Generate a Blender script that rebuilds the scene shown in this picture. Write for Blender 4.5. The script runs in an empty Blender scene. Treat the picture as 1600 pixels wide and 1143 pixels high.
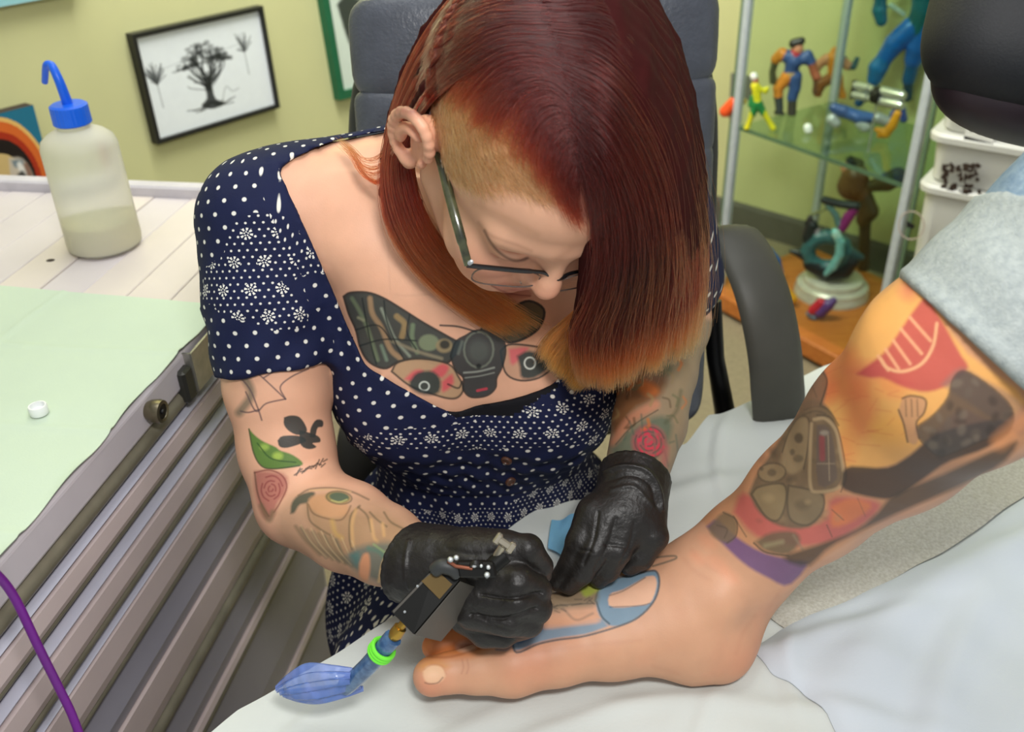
import bpy, math, random
import numpy as np
from mathutils import Vector
from mathutils.bvhtree import BVHTree
import time
T0 = time.time()
random.seed(7)
rng = np.random.default_rng(11)
SC = bpy.context.scene
COL = SC.collection

# ------------------------------------------------------------------ camera, world, lights, exposure
FPX, CAMH = 1500.0, 1.45
PITCH, ROLL = math.radians(32.0), math.radians(1.6)
FWD = np.array([0, math.cos(PITCH), -math.sin(PITCH)])
_r0 = np.array([1.0, 0, 0]); _u0 = np.cross(_r0, FWD)
RGT = _r0 * math.cos(ROLL) - _u0 * math.sin(ROLL)
UPV = np.cross(RGT, FWD)
CAM = np.array([0, 0, CAMH])
cam_data = bpy.data.cameras.new('camera')
cam = bpy.data.objects.new('camera', cam_data); COL.objects.link(cam)
from mathutils import Matrix
cam.matrix_world = Matrix(((RGT[0], UPV[0], -FWD[0], CAM[0]), (RGT[1], UPV[1], -FWD[1], CAM[1]), (RGT[2], UPV[2], -FWD[2], CAM[2]), (0, 0, 0, 1)))
cam_data.sensor_width = 36.0
cam_data.lens = FPX / 1600.0 * 36.0
cam_data.clip_start = 0.05
cam_data.dof.use_dof = True
cam_data.dof.focus_distance = 0.80
cam_data.dof.aperture_fstop = 6.5
SC.camera = cam

world = bpy.data.worlds.new('world'); SC.world = world
world.use_nodes = True
world.node_tree.nodes['Background'].inputs[0].default_value = (0.93, 0.96, 1.0, 1)
world.node_tree.nodes['Background'].inputs[1].default_value = 0.44

def area(name, loc, target, sx, sy, power, color):
    d = bpy.data.lights.new(name, 'AREA'); d.shape = 'RECTANGLE'; d.size = sx; d.size_y = sy
    d.energy = power; d.color = color
    o = bpy.data.objects.new(name, d); COL.objects.link(o)
    o.location = loc
    o.rotation_euler = (Vector(target) - Vector(loc)).to_track_quat('-Z', 'Y').to_euler()
    return o
area('ceiling_lamp', (-0.10, 0.95, 2.55), (-0.2, 1.05, 0), 1.5, 0.8, 14.5, (0.98, 1.0, 0.97))
area('flash_light', (0.14, -0.06, 1.86), (0.0, 0.80, 0.90), 0.20, 0.14, 9.5, (1.0, 0.985, 0.96))
area('wall_fill', (-0.25, 1.75, 2.45), (-0.1, 3.25, 1.62), 1.2, 0.5, 58, (1.0, 0.99, 0.92))  # unseen fill light added to brighten the left wall towards its top
SC.cycles.transparent_max_bounces = 32
SC.view_settings.view_transform = 'Standard'
SC.view_settings.look = 'None'
SC.view_settings.exposure = 0.0
SC.view_settings.gamma = 1.0
SC.view_settings.use_curve_mapping = False

# ------------------------------------------------------------------ placing helpers
def P(px, py, d):
    return CAM + d * (FWD + (px - 800) / FPX * RGT - (py - 571.5) / FPX * UPV)
def ray(px, py):
    return FWD + (px - 800) / FPX * RGT - (py - 571.5) / FPX * UPV
def PZ(px, py, z):
    a = ray(px, py); return CAM + (z - CAMH) / a[2] * a
def PL(px, py, o, n):
    a = ray(px, py); return CAM + ((np.array(o) - CAM) @ np.array(n)) / (a @ np.array(n)) * a
def proj(V):
    v = V - CAM; d = v @ FWD
    return 800 + FPX * (v @ RGT) / d, 571.5 - FPX * (v @ UPV) / d, d
def lin(c):
    c = np.asarray(c, float) / 255.0
    return np.where(c <= 0.04045, c / 12.92, ((c + 0.055) / 1.055) ** 2.4)
def L4(c): return tuple(lin(c)) + (1.0,)
def nrm(v): v = np.asarray(v, float); return v / np.linalg.norm(v)

# ------------------------------------------------------------------ materials
def nodes(m):
    m.use_nodes = True; nt = m.node_tree
    return nt, nt.nodes, nt.links, nt.nodes['Principled BSDF']
MATS = {}
def mat(name, c, rough=0.5, metal=0.0, noise=0.08, scale=30.0, bump=0.0, bscale=200.0, c2=None, trans=0.0, ior=1.45, coat=0.0, stretch=None, alpha=1.0, spec=0.5):
    if name in MATS: return MATS[name]
    m = bpy.data.materials.new(name); nt, N, K, B = nodes(m)
    tc = N.new('ShaderNodeTexCoord'); mp = N.new('ShaderNodeMapping'); K.new(tc.outputs['Object'], mp.inputs[0])
    if stretch: mp.inputs['Scale'].default_value = stretch
    nz = N.new('ShaderNodeTexNoise'); nz.inputs['Scale'].default_value = scale; nz.inputs['Detail'].default_value = 4
    K.new(mp.outputs[0], nz.inputs['Vector'])
    cr = N.new('ShaderNodeValToRGB'); a = lin(c)
    if c2 is None: lo, hi = a * (1 - noise), np.minimum(a * (1 + noise), 1)
    else: lo, hi = a, lin(c2)
    cr.color_ramp.elements[0].color = tuple(lo) + (1,); cr.color_ramp.elements[1].color = tuple(hi) + (1,)
    cr.color_ramp.elements[0].position = 0.32; cr.color_ramp.elements[1].position = 0.68
    K.new(nz.outputs[0], cr.inputs[0]); K.new(cr.outputs[0], B.inputs['Base Color'])
    B.inputs['Roughness'].default_value = rough; B.inputs['Metallic'].default_value = metal
    B.inputs['Transmission Weight'].default_value = trans; B.inputs['IOR'].default_value = ior
    B.inputs['Coat Weight'].default_value = coat; B.inputs['Alpha'].default_value = alpha
    B.inputs['Specular IOR Level'].default_value = spec
    if bump > 0:
        n2 = N.new('ShaderNodeTexNoise'); n2.inputs['Scale'].default_value = bscale; n2.inputs['Detail'].default_value = 3
        K.new(mp.outputs[0], n2.inputs['Vector'])
        bp = N.new('ShaderNodeBump'); bp.inputs['Strength'].default_value = bump; bp.inputs['Distance'].default_value = 0.002
        K.new(n2.outputs[0], bp.inputs['Height']); K.new(bp.outputs[0], B.inputs['Normal'])
    MATS[name] = m
    return m
def attr_mat(name, rough=0.5, bump=0.15, bscale=500.0, sss=0.0, spec=0.5, metal=0.0, coat=0.0, var=0.06, vscale=60.0):
    if name in MATS: return MATS[name]
    m = bpy.data.materials.new(name); nt, N, K, B = nodes(m)
    at = N.new('ShaderNodeAttribute'); at.attribute_name = 'Col'
    tc = N.new('ShaderNodeTexCoord'); nz = N.new('ShaderNodeTexNoise'); nz.inputs['Scale'].default_value = vscale; nz.inputs['Detail'].default_value = 5
    K.new(tc.outputs['Object'], nz.inputs['Vector'])
    mr = N.new('ShaderNodeMapRange'); mr.inputs['From Min'].default_value = .25; mr.inputs['From Max'].default_value = .75
    mr.inputs['To Min'].default_value = 1 - var; mr.inputs['To Max'].default_value = 1 + var
    K.new(nz.outputs[0], mr.inputs[0])
    vm = N.new('ShaderNodeVectorMath'); vm.operation = 'SCALE'
    K.new(at.outputs['Color'], vm.inputs[0]); K.new(mr.outputs[0], vm.inputs['Scale']); K.new(vm.outputs[0], B.inputs['Base Color'])
    B.inputs['Roughness'].default_value = rough; B.inputs['Specular IOR Level'].default_value = spec
    B.inputs['Metallic'].default_value = metal; B.inputs['Coat Weight'].default_value = coat
    if sss > 0:
        B.inputs['Subsurface Weight'].default_value = sss; B.inputs['Subsurface Radius'].default_value = (0.008, 0.003, 0.0015); B.inputs['Subsurface Scale'].default_value = 0.6
    if bump > 0:
        n2 = N.new('ShaderNodeTexNoise'); n2.inputs['Scale'].default_value = bscale; K.new(tc.outputs['Object'], n2.inputs['Vector'])
        bp = N.new('ShaderNodeBump'); bp.inputs['Strength'].default_value = bump; bp.inputs['Distance'].default_value = 0.001
        K.new(n2.outputs[0], bp.inputs['Height']); K.new(bp.outputs[0], B.inputs['Normal'])
    MATS[name] = m
    return m

# ------------------------------------------------------------------ object helpers
def tag(o, label=None, cat=None, group=None, kind=None):
    if label: o['label'] = label
    if cat: o['category'] = cat
    if group: o['group'] = group
    if kind: o['kind'] = kind
    return o
def empty(name, loc, label=None, cat=None, group=None, kind=None):
    o = bpy.data.objects.new(name, None); COL.objects.link(o); o.location = Vector(loc); o.empty_display_size = .02
    return tag(o, label, cat, group, kind)
ORG = {}
def link(name, me, m, parent=None, smooth=True, loc=None):
    o = bpy.data.objects.new(name, me); COL.objects.link(o)
    if m is not None: me.materials.append(m)
    if smooth and len(me.polygons): me.polygons.foreach_set('use_smooth', np.ones(len(me.polygons), bool))
    if parent is not None: o.parent = parent; o.location = (0, 0, 0)
    elif loc is not None: o.location = Vector(loc)
    return o
def origin_of(p):
    while p.parent is not None: p = p.parent
    return np.array(p.location)
# geometry is written in world coordinates here and stored relative to the thing's own origin
def mesh(name, V, Fc, m, parent=None, smooth=False, cols=None):
    me = bpy.data.meshes.new(name)
    V = np.array(V, float).reshape(-1, 3)
    if parent is not None: loc = origin_of(parent)
    else: loc = np.array([(V[:, 0].min() + V[:, 0].max()) / 2, (V[:, 1].min() + V[:, 1].max()) / 2, V[:, 2].min()])
    V = V - loc
    if isinstance(Fc, np.ndarray):
        me.vertices.add(len(V)); me.vertices.foreach_set('co', V.ravel())
        n = len(Fc); k = Fc.shape[1]
        me.loops.add(n * k); me.loops.foreach_set('vertex_index', Fc.astype(np.int32).ravel())
        me.polygons.add(n); me.polygons.foreach_set('loop_start', np.arange(n, dtype=np.int32) * k)
        me.polygons.foreach_set('loop_total', np.full(n, k, np.int32))
        me.update(calc_edges=True)
    else:
        me.from_pydata([tuple(v) for v in V], [], Fc); me.update()
    if cols is not None:
        a = me.color_attributes.new('Col', 'FLOAT_COLOR', 'POINT')
        c4 = np.ones((len(V), 4), np.float32); c4[:, :3] = cols; a.data.foreach_set('color', c4.ravel())
    return link(name, me, m, parent, smooth, loc)
class MB:
    def __init__(s): s.v = []; s.f = []
    def add(s, V, Fc):
        n = len(s.v); s.v += [tuple(v) for v in V]; s.f += [tuple(i + n for i in f) for f in Fc]; return s
    def box(s, o, ax, ay, az, bev=0.0):
        """box from corner-centre o with half vectors ax, ay, az; optional chamfer"""
        o, ax, ay, az = [np.asarray(q, float) for q in (o, ax, ay, az)]
        if bev <= 0:
            V = [o + i * ax + j * ay + k * az for i in (-1, 1) for j in (-1, 1) for k in (-1, 1)]
            return s.add(V, [(0, 1, 3, 2), (4, 6, 7, 5), (0, 4, 5, 1), (2, 3, 7, 6), (0, 2, 6, 4), (1, 5, 7, 3)])
        lx, ly, lz = [np.linalg.norm(q) for q in (ax, ay, az)]
        bx, by, bz = [1 - min(bev / q, .9) for q in (lx, ly, lz)]
        import itertools
        V = []; ix = {}
        for i in (-1, 1):
            for j in (-1, 1):
                for k in (-1, 1):
                    ix[(i, j, k, 0)] = len(V); V.append(o + i * ax + j * by * ay + k * bz * az)
                    ix[(i, j, k, 1)] = len(V); V.append(o + i * bx * ax + j * ay + k * bz * az)
                    ix[(i, j, k, 2)] = len(V); V.append(o + i * bx * ax + j * by * ay + k * az)
        Fc = []
        for i in (-1, 1):
            Fc.append([ix[(i, j, k, 0)] for j, k in ((-1, -1), (1, -1), (1, 1), (-1, 1))])
            Fc.append([ix[(j, i, k, 1)] for j, k in ((-1, -1), (1, -1), (1, 1), (-1, 1))])
            Fc.append([ix[(j, k, i, 2)] for j, k in ((-1, -1), (1, -1), (1, 1), (-1, 1))])
        for a in (-1, 1):
            for b in (-1, 1):
                Fc.append([ix[(a, b, -1, 0)], ix[(a, b, 1, 0)], ix[(a, b, 1, 1)], ix[(a, b, -1, 1)]])
                Fc.append([ix[(a, -1, b, 0)], ix[(a, 1, b, 0)], ix[(a, 1, b, 2)], ix[(a, -1, b, 2)]])
                Fc.append([ix[(-1, a, b, 1)], ix[(1, a, b, 1)], ix[(1, a, b, 2)], ix[(-1, a, b, 2)]])
                for c in (-1, 1): Fc.append([ix[(a, b, c, 0)], ix[(a, b, c, 1)], ix[(a, b, c, 2)]])
        return s.add(V, Fc)
    def tube(s, pts, rad, seg=12, flat=None, cap=True):
        """swept tube; rad scalar or list; flat=(side vector, ratio) squashes across"""
        pts = [np.asarray(p, float) for p in pts]; n = len(pts)
        rad = [rad] * n if np.isscalar(rad) else list(rad)
        t = [nrm(pts[min(i + 1, n - 1)] - pts[max(i - 1, 0)]) for i in range(n)]
        a = np.array([0, 0, 1.0]) if abs(t[0][2]) < .9 else np.array([1.0, 0, 0])
        if flat is not None: a = np.asarray(flat[0], float)
        V = []
        for i in range(n):
            if flat is not None: a = np.asarray(flat[0], float)
            s1 = nrm(a - t[i] * (a @ t[i])); s2 = np.cross(t[i], s1); a = s1
            q = 1.0 if flat is None else flat[1]
            for k in range(seg):
                th = 2 * math.pi * k / seg
                V.append(pts[i] + rad[i] * (math.cos(th) * s1 + q * math.sin(th) * s2))
        Fc = [(i * seg + k, i * seg + (k + 1) % seg, (i + 1) * seg + (k + 1) % seg, (i + 1) * seg + k) for i in range(n - 1) for k in range(seg)]
        if cap: Fc += [tuple(range(seg))[::-1], tuple((n - 1) * seg + k for k in range(seg))]
        return s.add(V, Fc)
    def lathe(s, o, axis, prof, seg=32, sx=1.0):
        """prof: list of (height along axis, radius)"""
        o = np.asarray(o, float); ax = nrm(axis); a = np.array([1.0, 0, 0]) if abs(ax[0]) < .9 else np.array([0, 1.0, 0])
        s1 = nrm(a - ax * (a @ ax)); s2 = np.cross(ax, s1)
        V = [o + ax * h + r * (math.cos(2 * math.pi * k / seg) * s1 * sx + math.sin(2 * math.pi * k / seg) * s2) for h, r in prof for k in range(seg)]
        n = len(prof)
        Fc = [(i * seg + k, i * seg + (k + 1) % seg, (i + 1) * seg + (k + 1) % seg, (i + 1) * seg + k) for i in range(n - 1) for k in range(seg)]
        Fc += [tuple(range(seg))[::-1], tuple((n - 1) * seg + k for k in range(seg))]
        return s.add(V, Fc)
    def prism(s, pts, ext):
        """closed polygon pts (3D) extruded by ext"""
        n = len(pts); ext = np.asarray(ext, float)
        V = [np.asarray(p, float) for p in pts] + [np.asarray(p, float) + ext for p in pts]
        Fc = [tuple(range(n))[::-1], tuple(range(n, 2 * n))] + [(i, (i + 1) % n, n + (i + 1) % n, n + i) for i in range(n)]
        return s.add(V, Fc)
    def build(s, name, m, parent=None, smooth=False):
        o = mesh(name, s.v, s.f, m, parent, smooth)
        import bmesh
        b = bmesh.new(); b.from_mesh(o.data); bmesh.ops.recalc_face_normals(b, faces=b.faces); b.to_mesh(o.data); b.free()
        if smooth:
            o.data.polygons.foreach_set('use_smooth', np.ones(len(o.data.polygons), bool))
            try: o.data.set_sharp_from_angle(angle=math.radians(42))
            except Exception: pass
        return o
def spline(pts, n):
    """Catmull-Rom through pts (k, dim) resampled to n"""
    p = np.asarray(pts, float); k = len(p)
    q = np.vstack([2 * p[0] - p[1], p, 2 * p[-1] - p[-2]])
    t = np.linspace(0, k - 1 - 1e-9, n); i = np.floor(t).astype(int); u = (t - i)[:, None]
    a, b, c, d = q[i], q[i + 1], q[i + 2], q[i + 3]
    return .5 * ((2 * b) + (c - a) * u + (2 * a - 5 * b + 4 * c - d) * u * u + (-a + 3 * b - 3 * c + d) * u ** 3)

# ------------------------------------------------------------------ signed-distance modelling
class Field:
    def __init__(s, lo, hi, h):
        s.h = h; s.lo = np.asarray(lo, float)
        s.n = np.ceil((np.asarray(hi) - s.lo) / h).astype(int) + 1
        s.D = np.full(tuple(s.n), 0.5, np.float32)
        s.ax = [s.lo[i] + h * np.arange(s.n[i]) for i in range(3)]
    def win(s, lo, hi, pad):
        a = np.maximum(np.floor((lo - pad - s.lo) / s.h).astype(int), 0)
        b = np.minimum(np.ceil((hi + pad - s.lo) / s.h).astype(int) + 1, s.n)
        if np.any(b <= a): return None
        sl = tuple(slice(a[i], b[i]) for i in range(3))
        x = s.ax[0][sl[0]].astype(np.float32)[:, None, None]; y = s.ax[1][sl[1]].astype(np.float32)[None, :, None]; z = s.ax[2][sl[2]].astype(np.float32)[None, None, :]
        return sl, x, y, z
    def mix(s, sl, d, k, op):
        A = s.D[sl]
        if op == 'sub': d = -d
        if k > 0:
            hh = np.maximum(k - np.abs(A - d), 0) / k
            q = hh * hh * k * .25
        else: q = 0
        s.D[sl] = (np.minimum(A, d) - q) if op == 'add' else (np.maximum(A, d) + q)
    def cone(s, a, b, ra, rb, k=0.0, op='add', sq=None):
        """tapered capsule; sq=(direction, factor<1) flattens it along direction"""
        a = np.asarray(a, float); b = np.asarray(b, float); R = max(ra, rb)
        w = s.win(np.minimum(a, b) - R, np.maximum(a, b) + R, k + 3 * s.h + .004)
        if w is None: return
        sl, x, y, z = w
        X, Y, Z = x - a[0], y - a[1], z - a[2]; ab = b - a
        if sq is not None:
            n = nrm(sq[0]); g = (X * n[0] + Y * n[1] + Z * n[2]) * (1 / sq[1] - 1)
            X = X + n[0] * g; Y = Y + n[1] * g; Z = Z + n[2] * g
            ab = ab + n * (ab @ n) * (1 / sq[1] - 1)
        L = float(ab @ ab) + 1e-12
        t = np.clip((X * ab[0] + Y * ab[1] + Z * ab[2]) / L, 0, 1)
        d = np.sqrt((X - t * ab[0]) ** 2 + (Y - t * ab[1]) ** 2 + (Z - t * ab[2]) ** 2) - (ra + t * (rb - ra))
        if sq is not None: d = d * (.5 + .5 * sq[1])
        s.mix(sl, d.astype(np.float32), k, op)
    def chain(s, pts, rad, k=0.0, op='add', sq=None):
        for i in range(len(pts) - 1): s.cone(pts[i], pts[i + 1], rad[i], rad[i + 1], k if i == 0 else max(k * .5, .002), op, sq)
    def ball(s, c, r, k=0.0, op='add'): s.cone(c, np.asarray(c) + 1e-5, r, r, k, op)
    def ell(s, c, M, r, k=0.0, op='add'):
        """ellipsoid: M columns = axes, r = radii"""
        c = np.asarray(c, float); r = np.asarray(r, float); M = np.asarray(M, float)
        ext = np.sqrt(((M * r) ** 2).sum(1))
        w = s.win(c - ext, c + ext, k + 3 * s.h + .004)
        if w is None: return
        sl, x, y, z = w
        X, Y, Z = x - c[0], y - c[1], z - c[2]
        k0 = 0; k1 = 0
        for i in range(3):
            q = X * M[0, i] + Y * M[1, i] + Z * M[2, i]
            k0 = k0 + (q / r[i]) ** 2; k1 = k1 + (q / r[i] ** 2) ** 2
        k0 = np.sqrt(k0); k1 = np.sqrt(k1) + 1e-9
        s.mix(sl, (k0 * (k0 - 1) / k1).astype(np.float32), k, op)
def surfnet(D, lo, h, smooth=2):
    S = D < 0
    c = S[:-1, :-1, :-1].astype(np.int8)
    for i in (0, 1):
        for j in (0, 1):
            for k in (0, 1):
                if i + j + k: c = c + S[i:S.shape[0] - 1 + i, j:S.shape[1] - 1 + j, k:S.shape[2] - 1 + k]
    act = (c > 0) & (c < 8)
    I = np.argwhere(act)
    idx = np.full(act.shape, -1, np.int32); idx[act] = np.arange(len(I))
    acc = np.zeros((len(I), 3)); cnt = np.zeros(len(I))
    for axis in range(3):
        o = [q for q in range(3) if q != axis]
        for p in (0, 1):
            for q in (0, 1):
                A = I.copy(); A[:, o[0]] += p; A[:, o[1]] += q
                B = A.copy(); B[:, axis] += 1
                da = D[A[:, 0], A[:, 1], A[:, 2]]; db = D[B[:, 0], B[:, 1], B[:, 2]]
                m = (da < 0) != (db < 0)
                t = np.where(m, da / np.where(m, da - db, 1), 0)
                pos = (A - I).astype(float); pos[:, axis] += t
                acc[m] += pos[m]; cnt[m] += 1
    V = I + acc / cnt[:, None]
    Fs = []
    for axis in range(3):
        o = [(axis + 1) % 3, (axis + 2) % 3]
        sa = [slice(None)] * 3; sb = [slice(None)] * 3
        sa[axis] = slice(0, -1); sb[axis] = slice(1, None)
        X = S[tuple(sa)] != S[tuple(sb)]
        E = np.argwhere(X)
        ok = (E[:, o[0]] > 0) & (E[:, o[1]] > 0) & (E[:, o[0]] < act.shape[o[0]]) & (E[:, o[1]] < act.shape[o[1]]) & (E[:, axis] < act.shape[axis])
        E = E[ok]
        q = []
        for du, dv in ((-1, -1), (0, -1), (0, 0), (-1, 0)):
            G = E.copy(); G[:, o[0]] += du; G[:, o[1]] += dv
            q.append(idx[G[:, 0], G[:, 1], G[:, 2]])
        q = np.stack(q, 1)
        ins = S[E[:, 0], E[:, 1], E[:, 2]]
        q[~ins] = q[~ins][:, ::-1]
        Fs.append(q)
    Fq = np.vstack(Fs)
    Fq = Fq[(Fq >= 0).all(1)]
    V = lo + V * h
    for _ in range(smooth):
        s = np.zeros_like(V); n = np.zeros(len(V))
        for a, b in ((0, 1), (1, 2), (2, 3), (3, 0)):
            for ax in range(3):
                s[:, ax] += np.bincount(Fq[:, a], V[Fq[:, b], ax], len(V)) + np.bincount(Fq[:, b], V[Fq[:, a], ax], len(V))
            n += np.bincount(Fq[:, a], minlength=len(V)) + np.bincount(Fq[:, b], minlength=len(V))
        V = .5 * V + .5 * s / np.maximum(n, 1)[:, None]
    return V, Fq
def vnormals(V, Fq):
    n = np.cross(V[Fq[:, 2]] - V[Fq[:, 0]], V[Fq[:, 3]] - V[Fq[:, 1]])
    N = np.zeros_like(V)
    for k in range(4):
        for ax in range(3): N[:, ax] += np.bincount(Fq[:, k], n[:, ax], len(V))
    return N / (np.linalg.norm(N, axis=1)[:, None] + 1e-12)
def seg_dist(X, Y, pts, closed):
    pts = np.asarray(pts, float); n = len(pts)
    d = np.full(X.shape, 1e9)
    for i in range(n if closed else n - 1):
        a, b = pts[i], pts[(i + 1) % n]; ab = b - a
        t = np.clip(((X - a[0]) * ab[0] + (Y - a[1]) * ab[1]) / (ab @ ab + 1e-9), 0, 1)
        d = np.minimum(d, (X - a[0] - t * ab[0]) ** 2 + (Y - a[1] - t * ab[1]) ** 2)
    return np.sqrt(d)
def inside(X, Y, pts):
    pts = np.asarray(pts, float); r = np.zeros(X.shape, bool); n = len(pts)
    for i in range(n):
        (x1, y1), (x2, y2) = pts[i], pts[(i + 1) % n]
        if y1 == y2: continue
        m = (y1 > Y) != (y2 > Y)
        r ^= m & (X < (x2 - x1) * (Y - y1) / (y2 - y1) + x1)
    return r
def poly_sd(X, Y, pts):
    d = seg_dist(X, Y, pts, True); return np.where(inside(X, Y, pts), -d, d)
def subdiv(V, Q, sel, times=1):
    """split the chosen quads in four without moving the surface"""
    for _ in range(times):
        A = Q[sel]; e = np.stack([A, np.roll(A, -1, 1)], 2).reshape(-1, 2); e.sort(1)
        key, inv = np.unique(e[:, 0].astype(np.int64) * (len(V) + 1) + e[:, 1], return_inverse=True)
        a, b = key // (len(V) + 1), key % (len(V) + 1)
        n = len(V); mid = (V[a] + V[b]) / 2; cen = V[A].mean(1)
        m = inv.reshape(-1, 4) + n; c = np.arange(len(A)) + n + len(mid)
        new = np.concatenate([np.stack([A[:, k], m[:, k], c, m[:, k - 1]], 1) for k in range(4)])
        keep = Q[~sel]; V = np.vstack([V, mid, cen]); Q = np.vstack([keep, new]); sel = np.zeros(len(Q), bool); sel[len(keep):] = True
    return V, Q
def in_px(V, Q, polys, far=None):
    """quads whose front faces the camera side inside any of the outlines"""
    c = V[Q].mean(1); X, Y, D = proj(c); n = np.cross(V[Q[:, 2]] - V[Q[:, 0]], V[Q[:, 3]] - V[Q[:, 1]])
    ok = (n * (CAM - c)).sum(1) > 0; r = np.zeros(len(Q), bool)
    for p in polys: r |= inside(X, Y, p)
    return r & ok
class Paint:
    """draws the marks of a surface (tattoos, nails, lips) as vertex colours"""
    gain = 1.0
    def __init__(s, X, Y, cols, mask): s.X, s.Y, s.c, s.m = X, Y, cols, mask
    def _put(s, ii, a, color):
        a = np.minimum(a * s.gain, .96)[:, None]; s.c[ii] = s.c[ii] * (1 - a) + lin(color) * a
    def _sel(s, pts, pad):
        p = np.asarray(pts, float); lo = p.min(0) - pad; hi = p.max(0) + pad
        return np.nonzero(s.m & (s.X > lo[0]) & (s.X < hi[0]) & (s.Y > lo[1]) & (s.Y < hi[1]))[0]
    def fill(s, pts, color, a=.9, soft=1.5, sm=True):
        if sm: p = np.asarray(pts, float); pts = spline(np.vstack([p, p[:1]]), len(p) * 3)[:-1]
        ii = s._sel(pts, soft * 2)
        if len(ii) == 0: return
        d = poly_sd(s.X[ii], s.Y[ii], pts)
        s._put(ii, a * np.clip(.5 - d / (2 * soft), 0, 1), color)
    def line(s, pts, w, color, a=.85, soft=1.0, sm=True):
        if sm and len(pts) > 2: pts = spline(pts, len(pts) * 4)
        ii = s._sel(pts, w + soft * 2)
        if len(ii) == 0: return
        d = seg_dist(s.X[ii], s.Y[ii], pts, False) - w / 2
        s._put(ii, a * np.clip(.5 - d / (2 * soft), 0, 1), color)
    def oval(s, cx, cy, rx, ry, color, a=.9, soft=1.5, rot=0, ring=None):
        t = np.linspace(0, 2 * math.pi, 18, endpoint=False); c, q = math.cos(rot), math.sin(rot)
        pts = np.stack([cx + rx * np.cos(t) * c - ry * np.sin(t) * q, cy + rx * np.cos(t) * q + ry * np.sin(t) * c], 1)
        if ring: s.line(np.vstack([pts, pts[:1]]), ring, color, a, soft, False)
        else: s.fill(pts, color, a, soft, False)
def fbm(V, sc, seed=0, octv=3):
    """cheap smooth pseudo-noise in -1..1"""
    r = np.random.default_rng(seed); o = 0; amp = 1; tot = 0
    for k in range(octv):
        q = 0
        for j in range(4):
            w = r.normal(0, 1, 3) * sc * (2 ** k); q = q + np.sin(V @ w + r.uniform(0, 6.28))
        o = o + amp * q / 2.6; tot += amp; amp *= .55
    return o / tot
# ------------------------------------------------------------------ the setting
WALL_C = (206, 205, 152)
wall_m = mat('green_wall_paint', WALL_C, .55, noise=.025, scale=6, bump=.08, bscale=300)
grey_rub = mat('grey_skirting_rubber', (96, 92, 84), .6, noise=.08, scale=20)
floor_m = mat('beige_carpet', (150, 138, 112), .95, noise=.14, scale=90, bump=.5, bscale=600)
A0, AD = np.array([-1.05, 1.45, 0]), nrm([.598, .802, 0])
corner = np.array([.514, 3.535, 0])
BD = nrm([.72, -.69, 0])
AN = nrm(np.cross(AD, [0, 0, 1])); BN = nrm(np.cross(BD, [0, 0, 1]))    # normals facing the room
def wall(name, a, b, nin, h=2.6, th=.08):
    m = MB(); m.prism([a, b, b + np.array([0, 0, h]), a + np.array([0, 0, h])], -nin * th)
    return tag(m.build(name, wall_m), kind='structure')
if AN @ (CAM - A0) < 0: AN = -AN
if BN @ (CAM - corner) < 0: BN = -BN
wall('wall_left', A0 - AD * 2.6, corner, AN)
wall('wall_right', corner, corner + BD * 4.4, BN)
def skirting(name, a, b, n):
    m = MB(); z = np.array([0, 0, 1.0])
    prof = [a, a + n * .012, a + n * .012 + z * .085, a + n * .006 + z * .1, a + z * .1]
    m.prism(prof, b - a); tag(m.build(name, grey_rub), kind='structure')
skirting('baseboard_left', A0 - AD * 2.6 + AN * .0, corner, AN)
skirting('baseboard_right', corner, corner + BD * 4.4, BN)
m = MB(); m.box((0.4, 1.4, -.05), (3.6, 0, 0), (0, 3.0, 0), (0, 0, .05)); tag(m.build('floor', floor_m), kind='structure')

# ------------------------------------------------------------------ framed pictures on the left wall
black_fr = mat('black_frame_lacquer', (34, 34, 32), .35, noise=.1)
def on_wall(px, py, off=.0): return PL(px, py, A0 + AN * off, AN)
ZU = np.array([0, 0, 1.0])
def framed(label, name, quad, bw, fm, art, depth=.025):
    """quad: four px corners TL TR BR BL on the wall"""
    q = [on_wall(x, y, depth) for x, y in quad]
    root = empty(name, q[3] - AN * depth, label, 'picture')
    c = sum(q) / 4
    inn = []
    for i in range(4):
        a = nrm(q[(i + 1) % 4] - q[i]); b = nrm(q[i - 1] - q[i])
        inn.append(q[i] + a * bw + b * bw)
    for i in range(4):
        j = (i + 1) % 4
        mb = MB(); mb.prism([q[i], q[j], inn[j], inn[i]], -AN * (depth - .001)); mb.build('frame_side', fm, root)
    ins = [p - AN * .008 for p in inn]
    art(root, ins)
    mb = MB(); mb.prism([p - AN * .0085 for p in inn], -AN * .008); mb.build('backing', mat('backing_board', (120, 110, 95), .8), root)
    return root
def art_mesh(root, name, q, m, nu, nv, colf):
    """flat print: a grid between the four corners with painted colours"""
    u, v = np.meshgrid(np.linspace(0, 1, nu), np.linspace(0, 1, nv)); u = u.ravel(); v = v.ravel()
    V = (np.outer((1 - u) * (1 - v), q[0]) + np.outer(u * (1 - v), q[1]) + np.outer(u * v, q[2]) + np.outer((1 - u) * v, q[3]))
    i = np.arange(nu * nv).reshape(nv, nu)
    Fq = np.stack([i[:-1, :-1].ravel(), i[1:, :-1].ravel(), i[1:, 1:].ravel(), i[:-1, 1:].ravel()], 1)
    return mesh(name, V, Fq, m, root, False, colf(u, v))
print_m = attr_mat('printed_paper', .35, 0, var=.02)
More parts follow.
